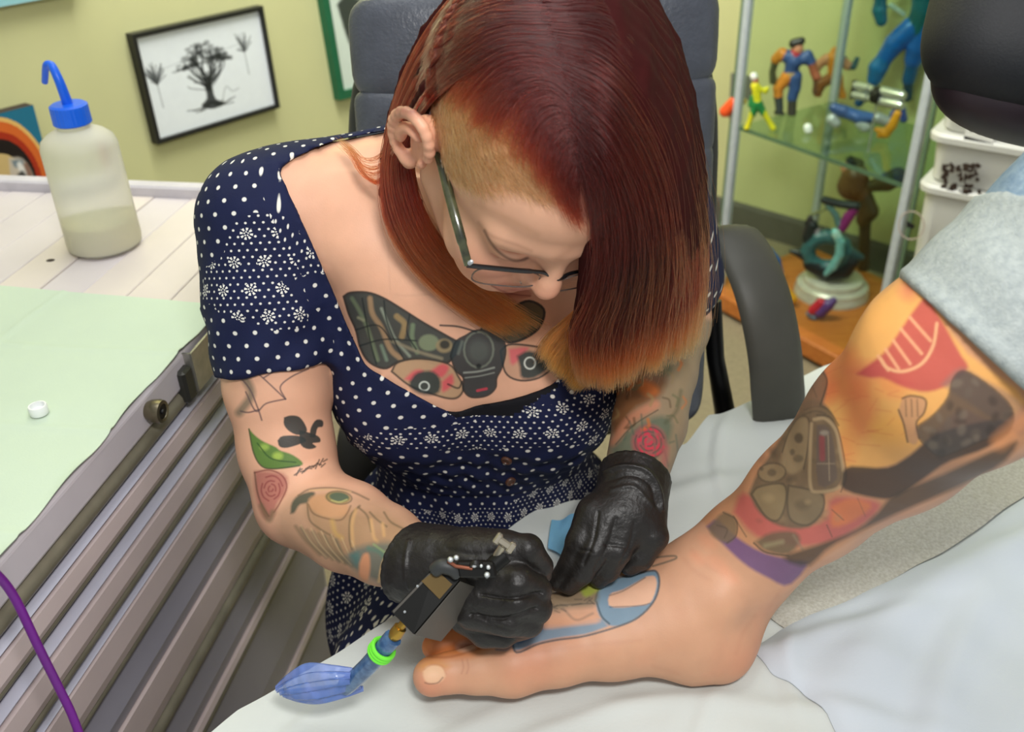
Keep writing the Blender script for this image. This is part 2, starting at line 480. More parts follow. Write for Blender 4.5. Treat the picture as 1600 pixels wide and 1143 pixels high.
def tree_art(root, q):
    def cf(u, v):
        c = np.tile(lin((236, 242, 244)), (len(u), 1))
        p = Paint(u * 210, v * 160, c, np.ones(len(u), bool)); K = (28, 32, 34)
        r = random.Random(3)
        p.fill([(92, 96), (104, 96), (106, 122), (122, 134), (98, 138), (80, 128), (92, 118)], K, .95, 1.2)
        for k in range(46):
            a = r.uniform(-1.25, 1.15); L = r.uniform(26, 66)
            x0, y0 = 98 + r.uniform(-5, 6), r.uniform(88, 108)
            x1, y1 = x0 + math.sin(a) * L * .5 + r.uniform(-6, 6), y0 - math.cos(a) * L * .5
            x2, y2 = x1 + math.sin(a) * L * .25 + r.uniform(-9, 9), max(26, y1 - abs(math.cos(a)) * L * .5 + r.uniform(-4, 6))
            p.line([(x0, y0), (x1, y1), (x2, y2)], r.uniform(1, 3.0), K, .8, .9)
        for k in range(150):
            a = r.uniform(-1.5, 1.4); x = 98 + math.sin(a) * r.uniform(14, 50); y = 66 - math.cos(a) * r.uniform(4, 38)
            p.oval(x, y, r.uniform(1.5, 6), r.uniform(1, 4), K, .6, 1.2)
        for k in range(10):
            x1 = 98 + r.choice((-1, 1)) * r.uniform(15, 45); p.line([(98, 126), ((98 + x1) / 2, 130 + r.uniform(-2, 6)), (x1, 130 + r.uniform(-3, 8))], 1.8, K, .8)
        p.line([(118, 128), (128, 108), (138, 118), (150, 116)], 1.2, (90, 95, 98), .7)
        p.line([(28, 56), (92, 46)], .8, (150, 155, 158), .6); p.line([(120, 50), (186, 44)], .8, (150, 155, 158), .6)
        for cx, cy in ((18, 62), (172, 46)):
            for k in range(34): p.line([(cx, cy + 14), (cx + r.uniform(-17, 17), cy + r.uniform(-20, 12))], 1.6 if cx < 50 else 1.0, (70, 74, 76), .75)
            p.line([(cx, cy + 10), (cx + 1, cy + 52)], 1.2, (90, 94, 96), .8)
        return c
    art_mesh(root, 'ink_print', q, print_m, 210, 160, cf)
framed('black framed ink drawing of bare trees hanging on the green wall', 'framed_picture', [(206, 54), (411, 9), (438, 168), (247, 226)], .0085, black_fr, tree_art)
green_fr = mat('green_frame_lacquer', (30, 98, 66), .4)
def green_art(root, q):
    def cf(u, v):
        c = np.tile(lin((214, 226, 214)), (len(u), 1)); p = Paint(u * 200, v * 200, c, np.ones(len(u), bool)); K = (26, 34, 32)
        p.fill([(14, 60), (30, 50), (60, 62), (84, 50), (92, 82), (70, 120), (44, 168), (34, 160), (22, 118)], K, .95, 1.5)
        p.fill([(52, 66), (72, 60), (80, 80), (66, 96)], (190, 150, 96), .9)
        p.fill([(40, 104), (60, 96), (66, 112), (50, 128)], (36, 108, 66), .9)
        for k in range(6): p.line([(80, 60 + 8 * k), (120 + 9 * k, 40 + 12 * k)], 3, (60, 110, 70), .7)
        return c
    art_mesh(root, 'colour_print', q, print_m, 90, 90, cf)
framed('dark green framed print half hidden behind the office chair back', 'framed_picture', [(494, -62), (690, -105), (712, 110), (531, 157)], .02, green_fr, green_art)
def canvas_pic(label, quad, cf, n=120):
    q = [on_wall(x, y, .03) for x, y in quad]
    root = empty('canvas_painting', q[3] - AN * .03, label, 'painting')
    mb = MB(); mb.prism([p - AN * .001 for p in q], -AN * .028); mb.build('stretcher', mat('canvas_edge', (60, 50, 42), .8), root)
    art_mesh(root, 'painted_front', q, print_m, n, n, cf)
def arc_cf(u, v):
    c = np.tile(lin((34, 112, 140)), (len(u), 1)); x = u * 200; y = v * 130
    d = np.hypot((x - 112) / .98, (y - 88) / .95)
    for r0, r1, col in ((84, 90, (228, 184, 104)), (70, 84, (214, 104, 42)), (60, 70, (170, 48, 24)), (40, 60, (28, 20, 20)), (0, 40, (206, 178, 120))):
        m = (d < r1) & (d >= r0); c[m] = lin(col)
    p = Paint(x, y, c, np.ones(len(u), bool))
    p.fill([(128, 58), (152, 62), (164, 82), (160, 98), (124, 98)], (200, 188, 172), .95, 2)
    p.fill([(132, 62), (152, 64), (150, 72), (136, 72)], (70, 110, 130), .8, 2)
    p.fill([(140, 68), (148, 66), (154, 84), (144, 88)], (238, 236, 230), .9, 2)
    p.fill([(136, 82), (148, 78), (154, 92), (142, 96)], (20, 18, 20), .95, 2)
    p.fill([(152, 70), (160, 70), (164, 88), (156, 90)], (120, 70, 50), .8, 2)
    return c
canvas_pic('painted canvas of an orange and black arc on blue, behind the wash bottle', [(-110, 205), (52, 164), (92, 316), (-80, 352)], arc_cf)
canvas_pic('pale blue canvas whose lower edge shows in the upper left corner', [(-60, -70), (130, -110), (128, -12), (-50, 20)], lambda u, v: np.outer(1 - v, lin((70, 150, 165))) + np.outer(v, lin((150, 200, 205))), 20)
# ------------------------------------------------------------------ grey tool cabinet with a boarded top
CO, CV, CN = np.array([-.340, .947, 0]), np.array([.177, .984, 0]), np.array([.984, -.177, 0])
CV /= np.linalg.norm(CV); CN /= np.linalg.norm(CN)
def C3(n, v, z): return CO + CN * n + CV * v + np.array([0, 0, z])
cab_m = mat('grey_cabinet_paint', (205, 198, 204), .38, noise=.05, scale=14, bump=.05, bscale=60, coat=.1)
lav_m = mat('lavender_grey_drawer_enamel', (184, 184, 200), .32, noise=.04, scale=10)
pink_m = mat('warm_grey_drawer_enamel', (196, 180, 178), .36, noise=.05, scale=10)
roll_m = mat('dark_olive_drawer_pull', (122, 117, 101), .4, noise=.12, scale=40)
dark_m = mat('black_gap', (40, 26, 26), .7)
slate_m = mat('slate_grey_drawer_enamel', (150, 147, 158), .36, noise=.04, scale=10)
chrome_m = mat('worn_steel', (176, 174, 166), .3, .7, noise=.12, scale=80)
cabinet = empty('tool_cabinet', C3(-.3, -.3, 0), 'grey steel tool cabinet with ribbed drawer fronts and a pale boarded top', 'cabinet')
V0, V1 = -.80, .185
def sweep_profile(name, prof, m, parent, v0=V0, v1=V1, smooth=False):
    """profile of (n, z) points extruded along the cabinet"""
    mb = MB(); mb.prism([C3(n, v0, z) for n, z in prof], CV * (v1 - v0)); return mb.build(name, m, parent, smooth)
sweep_profile('carcass', [(-.55, .04), (-.022, .04), (-.022, .9), (-.55, .9)], dark_m, cabinet, V0 - .0, V1 - .004)
def rnd(n, z, r, a0, a1, k=7): return [(n + r * math.cos(math.radians(a0 + (a1 - a0) * i / k)), z + r * math.sin(math.radians(a0 + (a1 - a0) * i / k))) for i in range(k + 1)]
rim = sweep_profile('top_rim', [(-.03, .8915), (-.001, .8915), (.0, .894)] + rnd(-.006, .9225, .006, 0, 90, 4) + [(-.03, .9285)], cab_m, cabinet)
sweep_profile('rim_channel', [(-.03, .866), (-.006, .866)] + rnd(-.012, .878, .013, -60, 60, 6) + [(-.03, .8905)], roll_m, cabinet, smooth=True)
def drawer(zt, zl, zp, zb, upper, v1=V1):
    """zt top, zl seam, zp lower edge of the pale face, zb bottom of the dark pull"""
    h = sweep_profile('drawer', [(-.03, zl + .0008), (-.0035, zl + .0008), (-.001, zl + (zt - zl) * .35), (-.008, zt - .002), (-.03, zt - .002)], upper, cabinet, v1=v1)
    sweep_profile('front_panel', [(-.03, zp), (.001, zp), (.003, zp + (zl - zp) * .3), (.0005, zl - .001), (-.03, zl - .001)], pink_m, h, v1=v1)
    sweep_profile('drawer_pull', [(-.03, zb + .002), (-.010, zb + .002)] + rnd(-.006, (zp + zb) / 2 + .002, (zp - zb) / 2 * .8, -90, 80, 6) + [(-.03, zp - .0006)], roll_m, h, v1=v1, smooth=True)
for a in ((.863, .853, .831, .817, lav_m), (.815, .800, .773, .756, lav_m), (.755, .748, .711, .695, lav_m), (.693, .645, .596, .566, slate_m), (.563, .506, .494, .476, slate_m), (.474, .335, .322, .304, slate_m), (.302, .17, .15, .13, slate_m)):
    drawer(*a)
sweep_profile('plinth', [(-.5, 0.0), (-.03, 0.0), (-.03, .125), (-.5, .125)], roll_m, cabinet, V0, V1 - .01)
mb = MB(); mb.prism([C3(-.555, V1 - .004, .0), C3(-.004, V1 - .004, .0), C3(-.004, V1 - .004, .9), C3(-.555, V1 - .004, .9)], CV * .012); mb.build('end_panel', cab_m, cabinet)
mb = MB()      # steel corner bracket with its open end
mb.box(C3(.008, -.035, .902), CN * .0012, CV * .030, ZU * .024); mb.box(C3(-.004, -.065, .902), CN * .012, CV * .0012, ZU * .024); mb.box(C3(-.004, -.005, .902), CN * .012, CV * .0012, ZU * .024)
mb.box(C3(.0095, -.018, .902), CN * .001, CV * .002, ZU * .024)
mb.build('corner_bracket', chrome_m, cabinet)
mb = MB(); mb.box(C3(-.002, -.076, .894), CN * .010, CV * .010, ZU * .020, .003); mb.build('bracket_block', mat('dark_steel', (70, 70, 66), .4, .6), cabinet)
kn = MB(); kb = C3(0, -.15, .910); kn.lathe(kb, CN, [(0, .0095), (.004, .0115), (.012, .0125), (.016, .0115), (.0165, .008), (.0135, .007), (.0135, .0)], 28)
knob = kn.build('round_knob', mat('brass_knob', (112, 104, 84), .3, .7), cabinet, True)
k2 = MB(); k2.lathe(kb + CN * .0135, CN, [(0, .0076), (.0022, .0072), (.0022, .003), (.004, .0025), (.004, .0)], 20); k2.build('knob_hole', mat('black_plastic', (22, 20, 20), .4), knob, True)
# boarded top: planks laid lengthways, each a piece of its own
plank_m = mat('whitewashed_board', (206, 198, 200), .6, noise=.05, scale=4, stretch=(1, 1, 1), bump=.15, bscale=30)
plank_m2 = mat('whitewashed_board_warm', (212, 202, 196), .6, noise=.05, scale=5, bump=.15, bscale=30)
n0, w = -.008, .0575
rr = random.Random(5)
for k in range(17):
    a = n0 - k * w
    mb = MB(); dz = rr.uniform(-.0006, .0006)
    mb.box(C3(a - w / 2, (V0 + .36) / 2 + .0, .9225 + dz), CN * (w / 2 - .0007), CV * ((.345 - V0) / 2), ZU * .0075, .0012)
    mb.build('plank', plank_m if rr.random() < .6 else plank_m2, cabinet)
mb = MB(); mb.box(C3(-.50, .352, .93), CN * .50, CV * .012, ZU * .016, .003); mb.build('back_rail', mat('rail_paint', (196, 192, 200), .5), cabinet)
mb = MB(); mb.box(C3(-.70, -.22, .895), CN * .21, CV * .56, ZU * .017); mb.build('top_support', cab_m, cabinet)
mb = MB(); mb.box(C3(-.88, -.22, .44), CN * .02, CV * .50, ZU * .44); mb.build('support_panel', cab_m, cabinet)
mb = MB(); mb.lathe(PZ(79, 407, .9302), ZU, [(0, .0042), (.0006, .0042)], 20, 1.3); tag(mb.build('black_dot', dark_m, None), 'tiny black disc lying on the pale boards behind the green paper', 'disc')

# green paper towel over the front of the top
def sheet_mesh(name, pts2, zf, m, z0, th=.0006, h=.006, parent=None, fold=None, soft=0):
    """a thin sheet cut to the outline pts2 (world x, y), lying at height zf(x, y)"""
    pts2 = np.asarray(pts2, float); lo = pts2.min(0) - h; hi = pts2.max(0) + h
    nx, ny = np.ceil((hi - lo) / h).astype(int) + 1
    X, Y = np.meshgrid(lo[0] + h * np.arange(nx), lo[1] + h * np.arange(ny), indexing='ij')
    sd = poly_sd(X.ravel(), Y.ravel(), pts2).reshape(X.shape)
    cell = (np.minimum.reduce([sd[:-1, :-1], sd[1:, :-1], sd[1:, 1:], sd[:-1, 1:]]) < 0)
    use = np.zeros(X.shape, bool)
    for i in (0, 1):
        for j in (0, 1): use[i:nx - 1 + i, j:ny - 1 + j] |= cell
    # pull the outer ring of points onto the outline
    gx, gy = np.gradient(sd, h); gl = np.hypot(gx, gy) + 1e-9
    o = use & (sd > 0)
    X = np.where(o, X - sd * gx / gl, X); Y = np.where(o, Y - sd * gy / gl, Y)
    id_ = np.full(X.shape, -1); id_[use] = np.arange(use.sum())
    V = np.stack([X[use], Y[use], zf(X[use], Y[use])], 1)
    c = np.argwhere(cell)
    q = np.stack([id_[c[:, 0], c[:, 1]], id_[c[:, 0] + 1, c[:, 1]], id_[c[:, 0] + 1, c[:, 1] + 1], id_[c[:, 0], c[:, 1] + 1]], 1)
    n = len(V); V2 = V - np.array([0, 0, th])
    return mesh(name, np.vstack([V, V2]), np.vstack([q, q[:, ::-1] + n]), m, parent, True)
gpaper_m = mat('pale_green_paper', (196, 212, 192), .85, noise=.02, scale=8, bump=.12, bscale=500)
gp = [C3(.004, .004, 0), C3(.002, -.05, 0), C3(.0035, -.09, 0), C3(-.001, -.14, 0), C3(.001, -.19, 0), C3(.003, -.25, 0), C3(.001, -.31, 0), C3(.003, -.38, 0), C3(.002, -.46, 0), C3(.003, -.78, 0), C3(-.9, -.78, 0)]
b1 = PZ(-60, 442, .932); b2 = PZ(120, 456, .932); b3 = PZ(330, 474, .932)
gp = [p[:2] for p in gp] + [b1[:2], b2[:2], b3[:2]]
def gz(x, y):
    u = (x - CO[0]) * CV[0] + (y - CO[1]) * CV[1]; n = (x - CO[0]) * CN[0] + (y - CO[1]) * CN[1]
    z = .9322 + .0004 * np.sin(x * 41 + y * 13) + .0004 * np.sin(y * 67)
    for c, ax in ((-.075, 0), (-.215, 0), (-.36, 0), (-.205, 1), (-.43, 1)):
        q = (u if ax == 0 else n) - c - .006 * np.sin((n if ax == 0 else u) * 9)
        z = z + .0016 * np.exp(-(q / .0035) ** 2)
    return z + .003 * np.exp(-((n - .004) / .006) ** 2) * (.4 + .6 * np.sin(u * 60))
tag(sheet_mesh('green_paper', gp, gz, gpaper_m, 0, h=.004), 'pale green paper towel spread over the front of the cabinet top', 'paper')
mb = MB(); q = PZ(62, 645, .9335)
mb.lathe(q, ZU, [(0, .0085), (.0005, .0088), (.0075, .0088), (.009, .0082), (.009, .0068), (.004, .0062), (.004, 0)], 28)
tag(mb.build('ink_cap', mat('white_plastic', (235, 238, 238), .35), None, True), 'small white plastic ink cap standing on the green paper', 'cap')

# wash bottle
bm_ = bpy.data.materials.new('milky_bottle_plastic'); nt, N, K, B = nodes(bm_)
tc = N.new('ShaderNodeTexCoord'); sp = N.new('ShaderNodeSeparateXYZ'); K.new(tc.outputs['Object'], sp.inputs[0])
nz = N.new('ShaderNodeTexNoise'); nz.inputs['Scale'].default_value = 14; K.new(tc.outputs['Object'], nz.inputs['Vector'])
cr = N.new('ShaderNodeValToRGB'); cr.color_ramp.elements[0].color = L4((238, 238, 224)); cr.color_ramp.elements[1].color = L4((246, 244, 232)); K.new(nz.outputs[0], cr.inputs[0]); K.new(cr.outputs[0], B.inputs['Base Color'])
B.inputs['Roughness'].default_value = .32; B.inputs['Transmission Weight'].default_value = .6; B.inputs['IOR'].default_value = 1.15
B.inputs['Subsurface Weight'].default_value = .0
bq = PZ(166, 384, .9305); bz = ZU
R_ = .0465
bottle = empty('wash_bottle', bq, 'translucent squeeze wash bottle with blue cap and bent blue spout', 'bottle')
mb = MB(); mb.lathe(bq, bz, [(0, .030), (.001, R_ - .006), (.005, R_ - .001), (.012, R_), (.135, R_ - .001), (.144, R_ - .004), (.151, R_ - .012), (.156, .0245), (.158, .0195), (.166, .018), (.166, .0)], 48); mb.build('bottle_body', bm_, bottle, True)
mb = MB(); mb.lathe(bq + bz * .003, bz, [(0, .03), (.002, R_ - .005), (.006, R_ - .003), (.036, R_ - .0025), (.036, 0)], 40); mb.build('liquid', mat('pale_yellow_liquid', (216, 206, 156), .15, noise=.03, trans=.3), bottle, True)
blue_m = mat('bright_blue_plastic', (22, 98, 226), .35, noise=.04)
pr = [(0.0, .0205)]
mb = MB(); cz = bq + bz * .163; seg = 60
V = []; hts = [0, .0012, .0225, .0245, .025]; rads = [.0212, .0222, .0218, .019, 0]
for h_, r_ in zip(hts, rads):
    for k in range(seg):
        rr_ = r_ * (1 + (.02 if k % 2 and 0 < h_ < .024 else 0)); a = 2 * math.pi * k / seg; V.append(cz + ZU * h_ + np.array([math.cos(a), math.sin(a), 0]) * rr_)
mb.add(V, [(i * seg + k, i * seg + (k + 1) % seg, (i + 1) * seg + (k + 1) % seg, (i + 1) * seg + k) for i in range(4) for k in range(seg)] + [tuple(range(seg))[::-1]])
mb.build('screw_cap', blue_m, bottle)
d0 = float((cz + ZU * .024 - CAM) @ FWD)
st = cz + ZU * .024
mb = MB(); sp_ = [st, P(94, 130, d0 - .015), P(84, 108, d0 - .02), P(79, 101, d0 - .018), P(72, 103, d0 - .014), P(68, 126, d0 - .0)]
sp_[-1] = P(70, 128, d0 + .01)
mb.tube(spline(sp_, 26), list(np.linspace(.0062, .0048, 13)) + list(np.linspace(.0048, .0038, 13)), 14); mb.build('spout', blue_m, bottle, True)

# purple cable hanging in front of the drawers
mb = MB(); mb.tube(spline([C3(-.30, -.66, .940), C3(-.16, -.63, .941), C3(-.07, -.60, .950), P(-60, 850, .64), P(-10, 892, .66), P(22, 932, .68), P(60, 1010, .70), P(92, 1074, .72), P(118, 1130, .73), P(150, 1230, .74), P(190, 1400, .76)], 60), .0032, 12)
tag(mb.build('purple_cable', mat('purple_rubber', (104, 22, 128), .4, noise=.06), None, True), 'purple cable hanging in front of the grey drawer fronts', 'cable')
# ------------------------------------------------------------------ office chair
leather = mat('black_leather', (74, 78, 87), .36, noise=.1, scale=60, bump=.35, bscale=260, spec=.5)
plast = mat('dark_grey_chair_plastic', (66, 65, 58), .5, noise=.06, scale=30)
chair = empty('office_chair', (0.0, 1.02, 0), 'black leather high-backed office chair behind the person with glasses', 'chair')
def superslab(o, ax, ay, az, p, nu=56, nv=40, crown=.0):
    """rounded cushion: superellipse outline in ax, ay with thickness az"""
    V = []; o = np.asarray(o, float)
    for j in range(nv + 1):
        ph = -math.pi / 2 + math.pi * j / nv; cph = math.cos(ph); sph = math.sin(ph)
        rr_ = math.copysign(abs(cph) ** .45, cph); zz = math.copysign(abs(sph) ** .8, sph)
        for i in range(nu):
            th = 2 * math.pi * i / nu; c, s = math.cos(th), math.sin(th)
            x = math.copysign(abs(c) ** (2 / p), c) * rr_; y = math.copysign(abs(s) ** (2 / p), s) * rr_
            V.append(o + ax * x + ay * y + az * (zz + crown * (1 - x * x) * (1 - y * y)))
    Fc = [(j * nu + i, j * nu + (i + 1) % nu, (j + 1) * nu + (i + 1) % nu, (j + 1) * nu + i) for j in range(nv) for i in range(nu)]
    return V, Fc
# back: middle at P(840,200), leaning
bc = P(838, 300, 1.085) - ZU * .035; bx = np.array([.205, 0.012, 0]); by = nrm([0, .22, 1]) * .262; bn = nrm(np.cross(bx, by))
V, Fc = superslab(bc + np.array([0, .02, -.02]), bx * 1.04, by * 1.03, bn * .035, 3.6)
MB().add(V, Fc).build('back_shell', mat('chair_back_shell', (40, 42, 46), .45, noise=.1), chair, True)
def pad(name, t0, t1, th=.030, wid=.95):
    c = bc + by * (t0 + t1) / 2 + bn * .026
    V, Fc = superslab(c, bx * wid, by * ((t1 - t0) / 2 + .045), bn * th, 9 if t1 < .9 else 5, crown=.18); return MB().add(V, Fc).build(name, leather, chair, True)
if bn[1] > 0: bn = -bn
pad('headrest_pad', .56, .93); pad('back_pad', .30, .56); pad('back_pad', -.02, .30); pad('back_pad', -.93, -.02)
V, Fc = superslab(np.array([0.01, .80, .46]), np.array([.19, 0, 0]), np.array([0, .22, 0]), ZU * .045, 4, crown=.2)
MB().add(V, Fc).build('seat', leather, chair, True)
mb = MB(); mb.lathe((0.01, .82, .12), ZU, [(0, .03), (.12, .03), (.12, .02), (.31, .02)], 20); mb.build('gas_column', mat('black_metal', (24, 24, 26), .35, .7), chair, True)
for k in range(5):
    a = 2 * math.pi * k / 5 + .3; dx = np.array([math.cos(a), math.sin(a), 0]); c0 = np.array([.01, .82, .13])
    mb = MB(); mb.tube([c0, c0 + dx * .15 - ZU * .02, c0 + dx * .29 - ZU * .055], [.028, .022, .014], 10); L_ = mb.build('base_leg', plast, chair, True)
    mb = MB(); mb.lathe(c0 + dx * .29 + np.cross(dx, ZU) * -.02 + ZU * -.105, np.cross(dx, ZU), [(0, .02), (.004, .025), (.036, .025), (.04, .02)], 18); mb.build('castor', mat('black_plastic', (22, 20, 20), .4), L_, True)
# loop armrests
def arm(pts, name='armrest'):
    mb = MB(); p = spline(pts, 40)
    W = nrm([1, .25, 0]); mb.tube(p, .034, 16, flat=(W, .34)); return mb.build(name, plast, chair, True)
arm([P(1112, 385, 1.17), P(1135, 366, 1.14), P(1158, 385, 1.12), P(1185, 440, 1.10), P(1204, 510, 1.10), P(1214, 590, 1.12), P(1212, 680, 1.18), P(1160, 760, 1.28)])
arm([np.array(q) for q in ((-.17, 1.06, .74), (-.18, 1.0, .75), (-.19, .97, .72), (-.19, .96, .62), (-.17, .93, .50), (-.12, .86, .44))])
mb = MB(); mb.tube([P(1112, 470, 1.16), P(1118, 560, 1.18), P(1132, 640, 1.22), P(1150, 720, 1.28)], [.012, .011, .013, .014], 12); mb.build('back_strut', mat('black_metal', (24, 24, 26), .35, .7), chair, True)

# ------------------------------------------------------------------ black padded cushion, upper right corner
cus = mat('black_vinyl', (26, 27, 30), .68, noise=.12, scale=500, bump=.2, bscale=900)
q0 = P(1668, 40, .66)
rest = empty('padded_rest', (q0[0] + .05, q0[1], 0), 'black padded rest cushion filling the upper right corner', 'cushion')
ax_ = nrm(RGT * 1 + UPV * -.22) * .108; ay_ = nrm(UPV * 1 + RGT * .25) * .066; az_ = nrm(np.cross(ax_, ay_)) * .045
V, Fc = superslab(q0, ax_ * .86, ay_ * 1.0, az_, 3.4, crown=.2); MB().add(V, Fc).build('cushion', cus, rest, True)
V, Fc = superslab(q0 - ay_ * .42 + ax_ * .12 + nrm(az_) * -.016, ax_ * .82, ay_ * .78, az_ * .75, 3.0); MB().add(V, Fc).build('cushion_underside', mat('dark_maroon_vinyl', (38, 28, 34), .5, noise=.1), rest, True)
mb = MB(); c_ = q0 + ax_ * .5; mb.tube([c_ + np.array([.03, .04, -.02]), np.array([.62, .30, 1.10]), np.array([.66, .10, 1.0]), np.array([.66, .10, .02])], .014, 12); mb.lathe((.66, .10, 0), ZU, [(0, .13), (.012, .13), (.02, .05), (.03, .02)], 24); mb.build('stand', mat('worn_steel', (150, 148, 140), .28, 1.0), rest, True)
# ------------------------------------------------------------------ glass display cabinet
glass_m = bpy.data.materials.new('clear_glass'); nt, N, K, B = nodes(glass_m)
for l in list(nt.links): nt.links.remove(l)
out = [n for n in N if n.type == 'OUTPUT_MATERIAL'][0]
tr = N.new('ShaderNodeBsdfTransparent'); gl = N.new('ShaderNodeBsdfGlossy'); gl.inputs['Roughness'].default_value = .03
nz = N.new('ShaderNodeTexNoise'); nz.inputs['Scale'].default_value = 3; cr = N.new('ShaderNodeValToRGB'); cr.color_ramp.elements[0].color = (.92, .96, .92, 1); cr.color_ramp.elements[1].color = (.95, .98, .95, 1)
K.new(nz.outputs[0], cr.inputs[0]); K.new(cr.outputs[0], tr.inputs[0])
lw = N.new('ShaderNodeLayerWeight'); lw.inputs[0].default_value = .12; mx = N.new('ShaderNodeMixShader')
gm = N.new('ShaderNodeNewGeometry'); inv = N.new('ShaderNodeMath'); inv.operation = 'SUBTRACT'; inv.inputs[0].default_value = 1.0; K.new(gm.outputs['Backfacing'], inv.inputs[1]); mu = N.new('ShaderNodeMath'); mu.operation = 'MULTIPLY'; K.new(inv.outputs[0], mu.inputs[0]); K.new(lw.outputs['Fresnel'], mu.inputs[1]); K.new(mu.outputs[0], mx.inputs[0]); K.new(tr.outputs[0], mx.inputs[1]); K.new(gl.outputs[0], mx.inputs[2]); K.new(mx.outputs[0], out.inputs['Surface'])
shelf_m = glass_m.copy(); shelf_m.name = 'tinted_shelf_glass'
for n_ in shelf_m.node_tree.nodes:
    if n_.type == 'VALTORGB': n_.color_ramp.elements[0].color = (.70, .82, .72, 1); n_.color_ramp.elements[1].color = (.82, .90, .82, 1)
    if n_.type == 'LAYER_WEIGHT': n_.inputs[0].default_value = .3
alu = mat('brushed_aluminium', (190, 198, 208), .35, .25, noise=.06, scale=60)
edge_m = mat('green_glass_edge', (92, 116, 92), .2, noise=.05)
wood_m = mat('orange_beech', (196, 120, 54), .45, noise=.0, c2=(178, 100, 42), scale=9, stretch=(1, 8, 8), bump=.05)
FL = PZ(1125, 445, .07); FR = PZ(1362, 570, .07)
WD = nrm([FR[0] - FL[0], FR[1] - FL[1], 0]); W_ = np.linalg.norm((FR - FL)[:2])
DD = np.array([-WD[1], WD[0], 0]); DP = .40
g = empty('display_cabinet', (FL + FR) / 2 * np.array([1, 1, 0]) + DD * DP / 2, 'tall glass display cabinet with aluminium posts and an orange wood base', 'cabinet')
def K3(a, b, z): return np.array([FL[0], FL[1], 0]) + WD * a + DD * b + ZU * z
mb = MB(); mb.box(K3(W_ / 2, DP / 2, .042), WD * (W_ / 2 + .035), DD * (DP / 2 + .04), ZU * .028, .006); mb.build('wood_base', wood_m, g)
mb = MB(); mb.box(K3(W_ / 2, DP / 2, .008), WD * (W_ / 2 - .02), DD * (DP / 2 - .02), ZU * .008); mb.build('plinth', dark_m, g)
for a, b in ((0, 0), (W_, 0), (0, DP), (W_, DP)):
    mb = MB(); mb.box(K3(a, b, .82), WD * .011, DD * .011, ZU * .75, .003); mb.build('post', alu, g)
for a, b, c, d in ((.013, 0, W_ - .013, 0), (.013, DP, W_ - .013, DP), (0, .013, 0, DP - .013), (W_, .013, W_, DP - .013)):
    p0, p1 = K3(a, b, .075), K3(c, d, .075); nn = nrm(np.cross(p1 - p0, ZU)) * .002
    mb = MB(); mb.prism([p0 - nn, p1 - nn, p1 + nn, p0 + nn], ZU * 1.48); pane = mb.build('glass_pane', glass_m, g)
for a, b in ((-.020, .0), (W_ + .022, .004)):
    mb = MB(); mb.box(K3(a, b, .82), WD * .004, DD * .004, ZU * .74); mb.build('pane_edge', edge_m, g)
shz = float(PL(1165, 204, K3(0, 0, 0), DD)[2])
for z in (shz, shz + .5):
    mb = MB(); mb.box(K3(W_ / 2, DP / 2, z), WD * (W_ / 2 - .004), DD * (DP / 2 - .004), ZU * .004); s_ = mb.build('glass_shelf', shelf_m, g)
    mb = MB(); mb.box(K3(W_ / 2, .0035, z), WD * (W_ / 2 - .006), DD * .0015, ZU * .0055); mb.build('shelf_edge', edge_m, s_)
mb = MB(); mb.box(K3(W_ / 2, DP / 2, 1.58), WD * (W_ / 2 + .02), DD * (DP / 2 + .02), ZU * .02); mb.build('top_cap', alu, g)

toy_m = attr_mat('painted_toy_plastic', .35, 0, var=.12, vscale=90, spec=.5)
toyg_m = attr_mat('metallic_toy_paint', .22, 0, var=.2, vscale=70, metal=.15, coat=.6)
def figurine(name, label, cat, prims, base_px, bz_, m=None, h=.0026, k=.004, off=0.0, group=None):
    """prims: (points (px, py[, dd]) , radii px, colour); stands on height bz_ at base_px"""
    bq_ = PZ(base_px[0], base_px[1], bz_); d0 = float((bq_ - CAM) @ FWD) + off
    # upright plane through the base, facing the room, so tall figures stand vertically
    nrmv = nrm([bq_[0], bq_[1], 0])
    def pt(q):
        dd = q[2] if len(q) > 2 else 0
        return PL(q[0], q[1], bq_ + nrmv * (dd + off), nrmv)
    L = []
    for pts, rad, col in prims:
        W3 = [pt(q) for q in pts]; s_ = d0 / FPX
        rad = [rad] * len(pts) if np.isscalar(rad) else rad
        L.append((W3, [r * s_ for r in rad], col))
    allp = np.array([p for W3, _, _ in L for p in W3]); R = max(max(r) for _, r, _ in L)
    lo_ = allp.min(0) - R - .01; hi_ = allp.max(0) + R + .01; lo_[2] = max(lo_[2], bz_ - .0)
    F_ = Field(lo_ - np.array([0, 0, .006]), hi_, h)
    for W3, rad, _ in L:
        if len(W3) == 1: F_.ball(W3[0], rad[0], k)
        else: F_.chain(W3, rad, k)
    F_.D = np.maximum(F_.D, (bz_ + .001 - F_.ax[2])[None, None, :].astype(np.float32))
    V, Q = surfnet(F_.D, F_.lo, h, 1)
    best = np.full(len(V), 1e9); C_ = np.zeros((len(V), 3))
    for W3, rad, col in L:
        for i in range(max(1, len(W3) - 1)):
            a = W3[i]; b = W3[min(i + 1, len(W3) - 1)] + 1e-6; ab = b - a
            t = np.clip((V - a) @ ab / (ab @ ab), 0, 1); ra = rad[i]; rb = rad[min(i + 1, len(rad) - 1)]
            d = np.linalg.norm(V - a - t[:, None] * ab, axis=1) - (ra + t * (rb - ra))
            mm = d < best; best[mm] = d[mm]; C_[mm] = lin(col)
    return tag(mesh(name, V, Q, m or toy_m, None, True, C_), label, cat, group)
sz = shz + .004; GT = 'toy figures in the glass cabinet'
